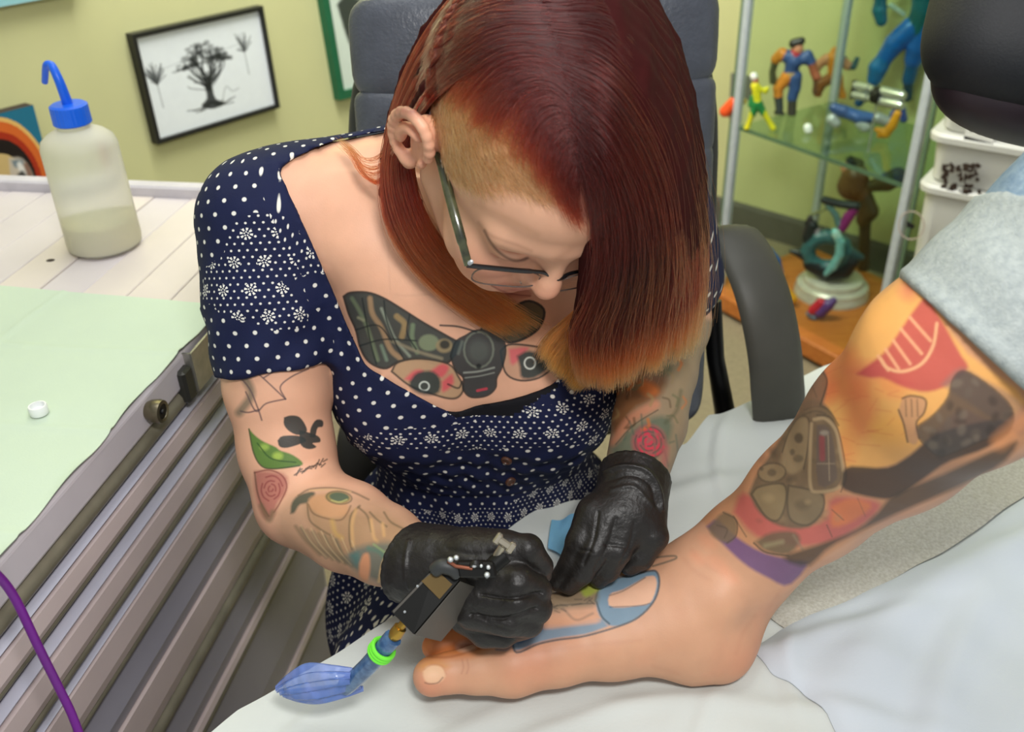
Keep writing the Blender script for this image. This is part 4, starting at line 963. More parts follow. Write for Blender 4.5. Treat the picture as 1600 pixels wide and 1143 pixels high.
for k in range(26):
    x, y = r3.uniform(1290, 1420), r3.uniform(560, 720); pt.line([(x, y), (x + r3.uniform(10, 40), y - r3.uniform(-8, 22))], 2, (200, 84, 60), .25, 1.5)
pt.fill([(1338, 584), (1362, 566), (1384, 548), (1404, 520), (1430, 482), (1448, 466), (1470, 498), (1500, 552), (1512, 576), (1480, 602), (1446, 612), (1410, 604), (1380, 590), (1360, 590)], (186, 72, 78), .85, 3)
pt.line([(1376, 560), (1386, 574), (1410, 580), (1440, 568), (1458, 540), (1464, 505)], 5, (230, 176, 130), .85, 1.5)
for a_, b_ in (((1372, 556), (1388, 578)), ((1384, 546), (1404, 576)), ((1396, 532), (1422, 568)), ((1408, 514), (1440, 552)), ((1422, 496), (1454, 532))): pt.line([a_, b_], 5, (232, 170, 128), .8, 1.5)
pt.fill([(1470, 600), (1500, 574), (1530, 588), (1600, 632), (1600, 680), (1560, 660)], (140, 112, 100), .6, 4)
pt.fill([(1146, 800), (1160, 770), (1200, 790), (1240, 820), (1290, 812), (1300, 778), (1350, 778), (1376, 790), (1350, 818), (1300, 846), (1236, 852), (1180, 836)], (196, 92, 92), .8, 5)
pt.fill([(1300, 790), (1330, 778), (1362, 790), (1330, 815), (1300, 822)], (222, 130, 76), .7, 4)
pt.fill([(1104, 822), (1122, 812), (1150, 838), (1190, 862), (1236, 874), (1262, 880), (1232, 914), (1200, 902), (1168, 884), (1138, 858)], (104, 78, 128), .85, 3)
# mottled grey shapes
def mottled(poly, base, n, box, cols, seed, sz=(4, 11)):
    pt.fill(poly, base, .88, 2.5); q = random.Random(seed); pp = np.asarray(poly, float)
    for k in range(n):
        x, y = q.uniform(*box[0]), q.uniform(*box[1])
        if inside(np.array([x]), np.array([y]), pp)[0]: pt.oval(x, y, q.uniform(*sz), q.uniform(sz[0], sz[1] * .7), q.choice(cols), .55, 2, q.uniform(0, 3))
    pt.line(list(poly) + [poly[0]], 2.4, (64, 56, 48), .6)
G1, G2, G3 = (112, 98, 78), (172, 148, 110), (78, 70, 60)
pt.fill([(1170, 770), (1184, 738), (1206, 706), (1232, 664), (1250, 640), (1262, 625), (1284, 628), (1302, 650), (1312, 690), (1318, 740), (1306, 764), (1288, 772), (1286, 800), (1262, 824), (1220, 822), (1186, 800)], G1, .9, 3)
q_ = random.Random(17)
for k in range(70):
    x, y = q_.uniform(1180, 1310), q_.uniform(640, 815); pt.oval(x, y, q_.uniform(3, 8), q_.uniform(2, 6), q_.choice([G2, G3, (140, 120, 92), (96, 84, 70)]), .28, 3, q_.uniform(0, 3))
pt.fill([(1222, 706), (1232, 676), (1246, 654), (1262, 656), (1262, 700), (1256, 728), (1238, 740), (1222, 730)], (158, 136, 104), .8, 3)
pt.oval(1248, 684, 7, 8, G3, .75, 2); pt.oval(1238, 706, 4, 5, G3, .6, 2); pt.oval(1247, 716, 8, 6, G3, .5, 2); pt.line([(1222, 706), (1232, 676), (1248, 652), (1264, 656), (1262, 700), (1256, 732)], 2.5, G3, .6)
pt.oval(1206, 738, 21, 14, (152, 130, 98), .8, 2.5, -.1); pt.oval(1206, 738, 22, 15, G3, .6, 1.3, -.1, 2.4); pt.oval(1206, 738, 7, 6, G3, .6, 2); pt.oval(1190, 732, 3, 3, G3, .6)
for P0, P1 in (([(1174, 772), (1186, 760), (1224, 756), (1228, 784), (1216, 812), (1196, 806)], (148, 128, 96)), ([(1232, 758), (1262, 764), (1286, 774), (1284, 800), (1262, 820), (1236, 812), (1230, 786)], (136, 118, 92))):
    pt.fill(P0, P1, .8, 3); pt.line(P0 + [P0[0]], 3, G3, .65, 1.4)
pt.oval(1200, 778, 9, 7, G2, .5, 4); pt.oval(1254, 788, 12, 8, G3, .35, 4); pt.oval(1262, 784, 5, 4, G2, .5, 3)
pt.line([(1272, 655), (1290, 654), (1306, 672), (1312, 700), (1318, 742), (1310, 762), (1276, 768), (1266, 756), (1266, 700), (1268, 662)], 5, (186, 160, 124), .75, 1.8)
pt.line([(1276, 648), (1298, 652), (1312, 680), (1322, 740), (1314, 768)], 2, G3, .7); pt.fill([(1276, 664), (1290, 664), (1300, 680), (1306, 722), (1306, 750), (1278, 756)], (106, 92, 84), .85, 2)
pt.line([(1284, 684), (1285, 716)], 9, (150, 74, 78), .75, 2); pt.line([(1294, 680), (1296, 750)], 2, (170, 150, 124), .6); pt.line([(1277, 724), (1304, 724)], 2, (170, 150, 124), .5); pt.oval(1288, 676, 7, 4, (168, 156, 140), .6, 2)
pt.line([(1256, 640), (1276, 634), (1294, 640), (1310, 664)], 3, G3, .6); pt.line([(1254, 648), (1274, 642), (1290, 646)], 2, G3, .5)
pt.fill([(1262, 596), (1282, 578), (1291, 588), (1291, 612), (1282, 634), (1262, 638), (1246, 640)], (124, 100, 80), .85, 3); pt.line([(1286, 580), (1292, 598), (1282, 632)], 3, G3, .7); pt.line([(1268, 600), (1276, 620)], 3, G3, .4)
pt.fill([(1106, 824), (1130, 800), (1150, 812), (1150, 836), (1136, 848), (1114, 838)], (124, 106, 82), .85, 3); pt.line([(1130, 800), (1150, 812), (1150, 836), (1136, 848)], 2.4, G3, .6); pt.line([(1120, 820), (1136, 826), (1132, 840)], 2, G3, .5)
pt.line([(1292, 820), (1300, 838)], 2, G3, .6); pt.line([(1300, 796), (1318, 812)], 2, G3, .5); pt.line([(1340, 778), (1352, 806)], 2, G3, .3)
pt.fill([(1180, 846), (1204, 832), (1240, 830), (1250, 846), (1230, 866), (1196, 860)], (104, 94, 74), .85, 4); pt.line([(1196, 852), (1222, 846)], 7, (160, 148, 112), .6, 3); pt.line([(1240, 836), (1254, 858)], 4, (150, 128, 104), .6, 2); pt.line([(1178, 848), (1196, 862), (1232, 868)], 3, G3, .7)
pt.line([(1146, 806), (1166, 838)], 2.4, G3, .5)
def mottled(poly, base, n, box, cols, seed, sz=(4, 11)):
    pt.fill(poly, base, .88, 2.5); q = random.Random(seed); pp = np.asarray(poly, float)
    for k in range(n):
        x, y = q.uniform(*box[0]), q.uniform(*box[1])
        if inside(np.array([x]), np.array([y]), pp)[0]: pt.oval(x, y, q.uniform(*sz), q.uniform(sz[0], sz[1] * .7), q.choice(cols), .4, 3, q.uniform(0, 3))
    pt.line(list(poly) + [poly[0]], 2.4, (64, 56, 48), .6)
# dark arm and torso
pt.fill([(1316, 738), (1330, 728), (1385, 730), (1420, 712), (1446, 690), (1478, 672), (1560, 655), (1580, 672), (1540, 700), (1480, 722), (1440, 750), (1400, 776), (1370, 778), (1318, 764)], (52, 46, 44), .9, 3)
mottled([(1440, 690), (1430, 670), (1456, 650), (1480, 622), (1490, 590), (1510, 580), (1556, 610), (1582, 640), (1576, 672), (1530, 690), (1470, 712)], (78, 70, 66), 50, ((1430, 1582), (580, 712)), [(130, 116, 100), (48, 42, 40), (104, 92, 80)], 5)
pt.fill([(1372, 800), (1400, 770), (1470, 742), (1560, 700), (1590, 690), (1560, 728), (1470, 772), (1380, 812), (1300, 852), (1262, 884), (1224, 870), (1280, 850), (1340, 826)], (70, 60, 50), .85, 4)
pt.fill([(1410, 622), (1424, 618), (1446, 624), (1444, 644), (1432, 660), (1436, 682), (1430, 694), (1418, 688), (1412, 662), (1404, 644)], (198, 146, 108), .85, 2)
pt.line([(1410, 622), (1424, 618), (1446, 624), (1444, 644), (1432, 660), (1436, 684)], 3, Dk, .75); pt.line([(1404, 640), (1412, 662), (1418, 690)], 3, Dk, .75)
for x in (1415, 1424, 1433): pt.line([(x, 624), (x + 1, 650)], 2, Dk, .6)
pt.line([(1562, 690), (1620, 640)], 26, (226, 150, 96), .5, 8)
person2 = empty('person', (0.33, .52, .62), 'client with a bare tattooed foot and calf below rolled light grey jeans', 'person')
mesh('bare_leg', V, Q, skin_m, person2, True, C_)
print('leg', len(V), round(time.time() - T0, 1))
# jeans
den = mat('blue_denim', (104, 128, 152), .9, noise=0, c2=(136, 156, 172), scale=160, bump=.5, bscale=700)
cuf = mat('pale_grey_denim_inside', (148, 156, 156), .9, noise=0, c2=(168, 175, 173), scale=220, bump=.5, bscale=700)
c0_, c1_, c2_, c3_ = P(1546, 552, .605), P(1716, 392, .578), P(1850, 230, .60), P(2300, 330, .66)
ad = nrm(c1_ - c0_)
F_ = Field(np.array([.16, .34, .98]), np.array([.56, .66, 1.42]), .0032)
F_.cone(c0_ - ad * .02, c1_, .0715, .0735, .0); pl = lambda pnt, n_: ((F_.ax[0][:, None, None] - pnt[0]) * n_[0] + (F_.ax[1][None, :, None] - pnt[1]) * n_[1] + (F_.ax[2][None, None, :] - pnt[2]) * n_[2]).astype(np.float32)
Lc = np.linalg.norm(c1_ - c0_)
D_ = np.maximum(F_.D, -pl(c0_, ad)); D_ = np.maximum(D_, pl(c0_ + ad * Lc * .80, nrm(ad + .25 * FWD))) - .0015
V, Q = surfnet(D_, F_.lo, F_.h, 3); Nn = vnormals(V, Q)
t = (V - c0_) @ ad
V = V + Nn * (.0012 * np.sin(t * 90 + fbm(V, 20, 3) * 3) + .0018 * fbm(V, 30, 5) + .002 * np.exp(-((t - .004) / .004) ** 2))[:, None]
jeans_q = (V, Q)
F_ = Field(np.array([.16, .25, .98]), np.array([.90, .66, 1.50]), .005)
F_.chain([c0_ + ad * Lc * .4, c1_, c2_, c3_], [.067, .069, .078, .090], .04)
D_ = np.maximum(F_.D, -pl(c0_ + ad * Lc * .4, ad))
V, Q = surfnet(D_, F_.lo, F_.h, 3); Nn = vnormals(V, Q)
t = (V - c0_) @ ad; V = V + Nn * (.004 * fbm(V, 22, 7))[:, None]
je = mesh('jeans', V, Q, den, person2, True)
cu = mesh('rolled_cuff', *jeans_q, cuf, je, True)
# ------------------------------------------------------------------ the woman: one continuous body
HR = np.array([[-0.92407298, 0.20042400, 0.32545254], [-0.37951759, -0.58214094, -0.71908159], [0.04533804, -0.78799883, 0.61400514]])
HT = np.array([0.01254557, 0.70531375, 1.2065484])
def Hd(x, y, z): return HR @ np.array([x, y, z]) + HT
SHR, SHL = P(412, 345, .885), P(1015, 345, .93)
ELR, ELL = P(470, 782, .905), P(1045, 505, .99)
WRR, WRL = P(662, 880, .79), P(990, 752, .83)
C7 = P(745, 255, .90)
def torso(F):
    F.ell(np.array([-.045, .832, .985]), np.eye(3), [.142, .098, .155])
    F.cone(P(470, 330, .90), P(975, 335, .93), .050, .050, .05)
    F.cone(C7, P(500, 320, .89), .048, .045, .04); F.cone(C7, P(950, 330, .92), .048, .045, .04)
    F.cone(P(560, 395, .865), P(700, 520, .885), .018, .02, .05)
    F.cone(P(505, 318, .865), P(690, 372, .875), .010, .008, .03)     # collar bone
    F.ball(np.array([-.100, .790, .925]), .066, .045); F.ball(np.array([.030, .795, .915]), .066, .045)
    F.ell(np.array([-.035, .862, .84]), np.eye(3), [.118, .088, .13], .05)
    F.ell(np.array([-.03, .885, .66]), np.eye(3), [.160, .125, .13], .06)
def thighs(F, grow=0.0):
    F.chain([np.array([-.105, .85, .60]), np.array([-.15, .50, .575])], [.085 + grow, .068 + grow], .05)
    F.chain([np.array([.055, .85, .60]), np.array([.10, .50, .575])], [.085 + grow, .068 + grow], .05)
def arms(F):
    F.chain([SHR, P(424, 470, .895), P(432, 600, .905), P(448, 700, .91), ELR], [.052, .050, .0465, .0425, .041], .03)
    F.chain([ELR, P(545, 822, .865), P(600, 850, .83), WRR], [.041, .0405, .0345, .0265], .012)
    F.chain([SHL, P(1040, 430, .965), ELL], [.050, .046, .040], .03)
    F.chain([ELL, P(1028, 580, .945), P(1015, 660, .89), WRL, P(975, 790, .82)], [.040, .0375, .0335, .027, .025], .015)
def head(F):
    def E(c, r, k=.02, op='add'): F.ell(Hd(*c), HR, r, k, op)
    def Cn(a, b, ra, rb, k=.01, op='add'): F.cone(Hd(*a), Hd(*b), ra, rb, k, op)
    F.cone(Hd(0, -.030, -.035), C7 - np.array([0, .012, .01]), .050, .052, .03)
    F.cone(Hd(0, .012, -.065), P(700, 430, .90), .030, .034, .03)
    E((0, -.012, .045), (.0735, .096, .084)); E((0, .022, .045), (.064, .066, .066), .03)
    E((0, .034, -.022), (.058, .055, .075), .03); E((0, .045, -.068), (.042, .044, .034), .025)
    Cn((0, .077, -.090), (0, .078, -.088), .0165, .0165, .02)
    for s in (1, -1):
        Cn((s * .054, .002, -.045), (s * .020, .066, -.090), .016, .015, .02)
        Cn((s * .040, .068, -.020), (s * .046, .060, -.022), .022, .022, .025)
        Cn((s * .028, .080, -.045), (s * .034, .072, -.05), .018, .017, .02)
        Cn((s * .012, .0845, .032), (s * .044, .0715, .032), .0105, .010, .014)
        Cn((s * .031, .1045, .0145), (s * .034, .1035, .0145), .0165, .0165, .010, 'sub')
        E((s * .032, .0745, .0125), (.0165, .0150, .0125), .003)
        Cn((s * .018, .0885, .0215), (s * .046, .0795, .0215), .0018, .0018, .004, 'sub')
        Cn((s * .0185, .0885, .0050), (s * .0455, .081, .0055), .0012, .0012, .0025, 'sub')
    Cn((0, .0865, .024), (0, .1055, -.013), .0085, .0088, .012); Cn((0, .1035, -.012), (0, .1065, -.0185), .0095, .0108, .006)
    for s in (1, -1):
        Cn((s * .0105, .0955, -.0215), (s * .0115, .093, -.021), .0082, .0075, .006)
        Cn((s * .0062, .104, -.0305), (s * .0066, .099, -.0285), .0034, .0034, .002, 'sub')
        Cn((s * .0185, .0905, -.030), (s * .028, .082, -.048), .0016, .0014, .006, 'sub')
    E((0, .074, -.052), (.030, .022, .028), .015)
    for a, b in (((-.0235, .0855, -.0535), (-.008, .0960, -.0500)), ((-.008, .0960, -.0500), (0, .0962, -.0512)), ((0, .0962, -.0512), (.008, .0960, -.0500)), ((.008, .0960, -.0500), (.0235, .0855, -.0535))): Cn(a, b, .0042, .0050, .004)
    for a, b in (((-.0215, .0845, -.0570), (-.007, .0935, -.0610)), ((-.007, .0935, -.0610), (.007, .0935, -.0610)), ((.007, .0935, -.0610), (.0215, .0845, -.0570))): Cn(a, b, .0042, .0056, .004)
    for a, b in (((-.025, .0880, -.0555), (0, .1010, -.0562)), ((0, .1010, -.0562), (.025, .0880, -.0555))): Cn(a, b, .0013, .0013, .002, 'sub')
    for s in (1, -1):           # ears
        E((s * .078, -.010, .008), (.0075, .0155, .0265), .006)
        pts = []
        for tt in np.radians(np.linspace(10, 275, 16)):
            y = -.010 + .0175 * math.cos(tt); z = .010 + .0295 * math.sin(tt); pts.append((s * (.0795 + .0135 * (.010 - y) / .03), y, z))
        for i in range(15): F.cone(Hd(*pts[i]), Hd(*pts[i + 1]), .0040, .0040, .002)
        pts = []
        for tt in np.radians(np.linspace(75, 215, 10)):
            y = -.008 + .0105 * math.cos(tt); z = .006 + .0185 * math.sin(tt); pts.append((s * (.0815 + .0110 * (.010 - y) / .03), y, z))
        for i in range(9): F.cone(Hd(*pts[i]), Hd(*pts[i + 1]), .0026, .0026, .005)
        Cn((s * .0905, -.003, .002), (s * .0895, -.005, .010), .0062, .0055, .003, 'sub')
        Cn((s * .0825, -.006, -.0235), (s * .083, -.006, -.020), .0065, .007, .004)
        Cn((s * .0815, .0055, -.002), (s * .0815, .0055, .002), .0035, .0035, .002)
HB = (np.array([-.105, .565, 1.060]), np.array([.130, .835, 1.345]))
def body(F):
    torso(F); thighs(F); arms(F); head(F)
    for s, x in ((-1, -.15), (1, .10)): F.chain([np.array([x, .50, .575]), np.array([x, .52, .50]), np.array([x * 1.02, .56, .28]), np.array([x * 1.02, .58, .10])], [.062, .056, .050, .036], .02)
def inbox(q, b, g=0.0): return ((q > b[0] - g) & (q < b[1] + g)).all(1)
parts_ = []
FA = Field(HB[0] - .012, HB[1] + .012, .00135); body(FA)
V, Q = surfnet(FA.D, FA.lo, FA.h, 1); c = V[Q].mean(1); Q = Q[inbox(c, HB)]; parts_.append((V, Q)); del FA
UB = (np.array([-.345, .46, .735]), np.array([.26, 1.0, 1.22]))
FA = Field(UB[0] - .02, UB[1] + .02, .0023); body(FA)
V, Q = surfnet(FA.D, FA.lo, FA.h, 1); c = V[Q].mean(1); Q = Q[inbox(c, UB) & ~inbox(c, HB, -.0015)]; parts_.append((V, Q)); del FA
FA = Field(np.array([-.30, .38, .04]), np.array([.26, 1.08, .80]), .007); body(FA)
V, Q = surfnet(FA.D, FA.lo, FA.h, 1); c = V[Q].mean(1); Q = Q[~inbox(c, UB, -.004)]; parts_.append((V, Q)); del FA
Vs, Qs, n = [], [], 0
for V, Q in parts_:
    u = np.unique(Q); m_ = np.full(len(V), -1); m_[u] = np.arange(len(u)); Vs.append(V[u]); Qs.append(m_[Q] + n); n += len(u)
BV, BQ = np.vstack(Vs), np.vstack(Qs)
ARMP = [(320, 530), (530, 560), (560, 720), (720, 830), (720, 940), (600, 940), (380, 830)]; CHP = [(525, 440), (900, 440), (900, 640), (700, 650), (540, 600)]; LAP = [(930, 540), (1100, 520), (1090, 780), (930, 780)]; FAP = [(740, 330), (840, 330), (880, 480), (740, 480)]
for pl_, tms in (([ARMP, LAP, CHP], 2), ([FAP], 1)):
    BV, BQ = subdiv(BV, BQ, in_px(BV, BQ, pl_) & (np.linalg.norm(BV[BQ[:, 0]] - BV[BQ[:, 2]], axis=1) < .005), tms)
print('body', len(BV), round(time.time() - T0, 1))
X, Y, Dp = proj(BV); Nn = vnormals(BV, BQ)
vw = CAM - BV; vw /= np.linalg.norm(vw, axis=1)[:, None]; fc = (Nn * vw).sum(1) > -.05
LH = (BV - HT) @ HR                    # head-local coordinates
BC = np.tile(lin((222, 170, 140)), (len(BV), 1)) * (1 + .035 * fbm(BV, 25, 21)[:, None])
def blush(c, r, a, tint):
    g_ = a * np.exp(-((LH - np.array(c)) ** 2).sum(1) / r ** 2); global BC; BC = BC * (1 - g_[:, None] * np.array(tint))
for s in (1, -1):
    blush((s * .042, .085, -.020), .026, .30, (.0, .6, .55)); blush((s * .082, -.010, .010), .028, .30, (.0, .6, .55))
blush((0, .110, -.018), .014, .35, (0, .5, .5)); blush((.022, .090, .010), .014, .2, (.1, .4, .4))
blush((0, .098, -.056), .014, .0, (.2, .7, .6))
hm = inbox(BV, HB, .01)
ph = Paint(X, Y, BC, fc & hm)
def hp(l): return [proj(Hd(*q))[:2] for q in l]
lipm = np.exp(-(((LH[:, 0]) / .0235) ** 4)) * np.clip(1 - np.abs((LH[:, 2] + .0560 - .10 * np.abs(LH[:, 0])) / .0095) ** 3, 0, 1) * (LH[:, 1] > .078)
BC[:] = BC * (1 - lipm[:, None] * .75) + lin((178, 92, 84)) * lipm[:, None] * .75
ph.line([(757, 360), (765, 376), (777, 391), (791, 402), (805, 407), (817, 406), (824, 403)], 4.0, (78, 50, 40), .75, 1.8)
ph.line([(748, 348), (762, 364), (782, 374), (806, 382), (830, 392)], 4, (158, 108, 84), .45, 3)
ph.line([(742, 318), (760, 326), (800, 344), (840, 366)], 8, (184, 132, 98), .30, 4)
ph.line([(768, 446), (786, 455), (806, 460), (828, 462)], 2.2, (110, 52, 46), .8, 1.0)
ph.fill([(770, 446), (788, 440), (812, 444), (830, 456), (826, 466), (804, 464), (784, 458)], (184, 104, 90), .5, 2)
# clipped side: short dark-blond hair growing from the scalp
side = ph
side.fill([(640, -60), (1010, -60), (1010, 250), (918, 345), (888, 300), (868, 200), (800, 118), (716, 122), (660, 180), (600, 150)], (128, 78, 68), .8, 8)
side.fill([(668, 150), (720, 112), (790, 115), (850, 160), (884, 230), (878, 300), (838, 312), (806, 294), (782, 286), (752, 288), (724, 280), (702, 262), (690, 236), (682, 210)], (164, 126, 84), .65, 12)
side.line([(836, -40), (838, 20), (846, 70)], 12, (206, 176, 164), .7, 5)
r4 = random.Random(12)
_h = hm & (np.abs(LH[:, 0]) < .0775) & (LH[:, 2] > .0) & ((LH[:, 1] < -.022) | ((X < 684) & (Y < 165) & (LH[:, 2] > .035)))
BC[_h] = BC[_h] * .15 + lin((50, 15, 13)) * .85
# torso tattoos
def dist_chain(pts): 
    d = np.full(len(BV), 9.); 
    for i in range(len(pts) - 1):
        a, b = pts[i], pts[i + 1]; ab = b - a; t = np.clip((BV - a) @ ab / (ab @ ab), 0, 1); d = np.minimum(d, np.linalg.norm(BV - a - t[:, None] * ab, axis=1))
    return d
dR = dist_chain([SHR, P(432, 600, .905), ELR, WRR, P(760, 930, .78)]); dL = dist_chain([ELL, P(1028, 580, .945), WRL, P(975, 790, .82)])
mR = dR < .060; mL = dL < .058
pc = Paint(X, Y, BC, fc & ~mR & ~mL & (BV[:, 2] < 1.07)); pc.gain = 1.1
K1, K2, K3_ = (54, 64, 62), (34, 39, 40), (112, 120, 98)
W1 = [(537, 463), (548, 457), (575, 457), (600, 466), (630, 484), (660, 503), (690, 520), (712, 532), (726, 538), (712, 552), (700, 566), (680, 568), (655, 562), (625, 564), (604, 575), (586, 571), (572, 560), (562, 540), (556, 515), (545, 490)]
pc.fill(W1, K1, .9, 2)
for l, w, c in (([(550, 466), (562, 486), (575, 515), (590, 562)], 6, (112, 124, 96)), ([(578, 466), (582, 490), (596, 512), (610, 545), (626, 560)], 8, (170, 138, 104)), ([(596, 482), (606, 505), (618, 530), (640, 556)], 4, (150, 158, 140)), ([(620, 494), (632, 506), (628, 526)], 9, (158, 132, 90)), ([(645, 508), (644, 528), (652, 550)], 7, (118, 134, 104)), ([(568, 500), (560, 496)], 4, (150, 150, 120)), ([(612, 532), (650, 548), (690, 560)], 5, (142, 132, 108)), ([(596, 540), (604, 562)], 5, (122, 140, 120))): pc.line(l, w, c, .75, 2)
pc.line(W1 + [W1[0]], 3.5, K2, .85, 1.3)
for l in ([(556, 515), (590, 508), (612, 532)], [(562, 540), (600, 530), (650, 532)], [(566, 466), (572, 500), (580, 540), (588, 568)], [(600, 470), (604, 500), (620, 540), (632, 562)], [(640, 492), (636, 520), (650, 545)]): pc.line(l, 2.4, K2, .8, 1.2)
pc.oval(670, 535, 16, 13, (128, 138, 108), .8, 2); pc.oval(694, 540, 13, 11, (150, 132, 98), .8, 2); pc.oval(695, 538, 8, 7, K2, .8, 2)
W2_ = [(612, 580), (622, 566), (655, 560), (700, 568), (716, 588), (724, 606), (716, 620), (700, 622), (672, 614), (640, 602)]
pc.fill(W2_, (184, 150, 116), .85, 2)
for q in ([(632, 592), (648, 578), (662, 580), (648, 596)], [(672, 580), (690, 568), (702, 574), (690, 590)], [(690, 596), (706, 584), (708, 600), (692, 612)]): pc.fill(q, (212, 92, 98), .85, 3)
pc.fill([(640, 596), (652, 582), (676, 580), (688, 594), (684, 614), (660, 616), (642, 606)], K1, .9, 3); pc.oval(663, 603, 7.5, 7, (200, 206, 196), .9, 1, 0, 2.4)
pc.line(W2_ + [W2_[0]], 3, K2, .8, 1.3); pc.line([(700, 600), (716, 606), (722, 596)], 3, K2, .7)
W3_ = [(786, 516), (800, 484), (826, 470), (850, 484), (842, 512), (816, 530), (792, 534)]
pc.fill(W3_, (92, 84, 62), .9, 2); pc.line(W3_ + [W3_[0]], 4, K2, .85); pc.oval(800, 506, 7, 9, K2, .8, 2); pc.line([(812, 486), (826, 500), (822, 520)], 4, (150, 128, 84), .6, 2)
W4_ = [(782, 548), (796, 538), (830, 540), (868, 548), (878, 556), (866, 572), (842, 590), (812, 594), (790, 582)]
pc.fill(W4_, (196, 152, 124), .85, 2); pc.fill([(795, 545), (824, 542), (820, 552), (800, 570)], (212, 104, 108), .85, 3)
pc.fill([(808, 556), (826, 548), (852, 556), (868, 562), (840, 588), (816, 590), (812, 572)], K1, .9, 3); pc.oval(828, 567, 8.5, 9, (206, 210, 200), .9, 1, 0, 2.4); pc.line(W4_ + [W4_[0]], 3, K2, .8)
Bd_ = [(704, 556), (712, 534), (728, 524), (744, 516), (770, 516), (784, 524), (790, 548), (784, 574), (776, 590), (774, 606), (760, 618), (736, 620), (724, 608), (724, 590), (712, 578)]
pc.fill(Bd_, (52, 60, 62), .93, 2); pc.oval(748, 546, 23, 28, (120, 126, 112), .8, 1.4, 0, 3); pc.oval(748, 548, 16, 18, (88, 92, 86), .7, 5); pc.oval(748, 572, 4, 4, (30, 34, 36), .8)
pc.line([(725, 582), (748, 580), (772, 574)], 3, (150, 154, 144), .8); pc.line([(727, 590), (750, 587), (772, 582)], 2, (150, 154, 144), .7); pc.line([(716, 552), (722, 534)], 4, (120, 126, 116), .6, 2); pc.line([(746, 610), (760, 607)], 4, (200, 70, 84), .8)
pc.line(Bd_ + [Bd_[0]], 3, (36, 42, 44), .8)
pc.line([(688, 508), (716, 510), (744, 518)], 3, K2, .8); pc.line([(752, 514), (762, 496), (784, 480)], 3.5, K2, .8)
for x, y in ((592, 300), (520, 330), (618, 388), (560, 372)): pc.oval(x, y, 2, 2, (150, 96, 76), .6, 1)
# right arm (her right): web, lily emblem, leaf, rose, bird
pa = Paint(X, Y, BC, fc & mR); pa.gain = 1.3
T1 = (92, 72, 74)
pa.line([(345, 552), (366, 566), (386, 596), (392, 618), (374, 644)], 13, (104, 100, 82), .6, 4)
for l in ([(372, 560), (405, 585), (446, 623)], [(446, 623), (438, 604), (456, 588), (482, 576)], [(446, 623), (416, 630), (400, 642), (384, 612)], [(404, 640), (409, 656)], [(358, 574), (388, 604), (404, 640)], [(376, 642), (388, 644), (404, 640)], [(382, 572), (412, 582), (448, 566)], [(412, 590), (430, 578), (440, 566)]): pa.line(l, 2.2, T1, .7, 1)
FK = (52, 56, 54)
for q in ([(444, 652), (454, 649), (467, 651), (476, 662), (479, 674), (466, 679), (452, 673), (444, 663)], [(484, 682), (486, 668), (494, 656), (504, 657), (504, 666), (496, 668), (492, 682)], [(434, 688), (442, 681), (468, 681), (478, 688), (466, 694), (448, 699), (437, 697)], [(468, 672), (484, 676), (498, 682), (500, 690), (488, 692), (494, 698), (482, 701), (470, 694)]): pa.fill(q, FK, .95, 1.3)
pa.fill([(389, 670), (398, 680), (412, 690), (430, 698), (438, 704), (456, 710), (472, 722), (466, 728), (427, 732), (408, 727), (396, 706)], (84, 122, 52), .92, 1.8)
pa.oval(413, 698, 7, 5, (150, 176, 80), .7, 3); pa.oval(434, 712, 8, 6, (160, 184, 80), .7, 3); pa.line([(402, 692), (424, 716), (462, 722)], 2, (48, 78, 38), .7); pa.line([(389, 670), (396, 706), (408, 727), (427, 732), (468, 727)], 2, (50, 66, 40), .7)
for k in range(16): x = 460 + k * 3; pa.line([(x, 742 - k * 1.2 + r4.uniform(-4, 4)), (x + 6, 736 - k * 1.2 + r4.uniform(-5, 5))], 2, (74, 62, 54), .7, 1)
pa.fill([(398, 736), (422, 736), (448, 744), (446, 770), (434, 786), (428, 806), (414, 810), (404, 792), (398, 764)], (170, 96, 88), .6, 4)
for k in range(8):
    a0 = k * 2.4; rr_ = 3 + 2.6 * k; pa.line([(424 + rr_ * .85 * math.cos(a0 + q), 764 + rr_ * math.sin(a0 + q)) for q in (0, .6, 1.2, 1.8)], 2.0, (136, 58, 60), .65, 1.2)
pa.line([(398, 738), (420, 734), (440, 742), (448, 760), (438, 784), (428, 800)], 2, (128, 60, 56), .7, 1.2); pa.line([(398, 738), (402, 768), (410, 790), (420, 806)], 2.4, (96, 70, 52), .6, 1.3)
pa.line([(408, 790), (420, 812), (426, 800)], 8, (120, 106, 76), .5, 3)
pa.fill([(430, 800), (470, 770), (560, 770), (700, 840), (640, 940), (520, 890), (440, 850)], (158, 130, 100), .38, 10)
pa.fill([(478, 790), (500, 786), (560, 800), (600, 800), (640, 832), (640, 860), (560, 872), (500, 850)], (160, 126, 92), .55, 8)
pa.fill([(454, 802), (456, 786), (466, 774), (486, 768), (492, 772), (482, 784), (468, 788), (460, 800)], (84, 84, 70), .85, 2.5)
pa.line([(466, 774), (484, 764), (520, 762), (550, 768), (576, 780)], 2.5, (112, 92, 72), .65, 1.5); pa.line([(484, 766), (520, 764), (548, 768)], 2, (206, 168, 124), .7, 1.2)
pa.fill([(480, 790), (486, 776), (512, 772), (540, 782), (544, 800), (530, 808), (504, 806)], (196, 146, 106), .7, 3)
pa.oval(528, 777, 20, 9.5, (150, 128, 80), .75, 2, .1); pa.oval(530, 776, 15, 7, (84, 98, 78), .85, 1.8, .1); pa.oval(530, 777, 20, 10, (96, 84, 64), .6, 1.2, .1, 2); pa.line([(518, 781), (530, 784), (542, 780)], 2, (176, 172, 110), .7, 1.2)
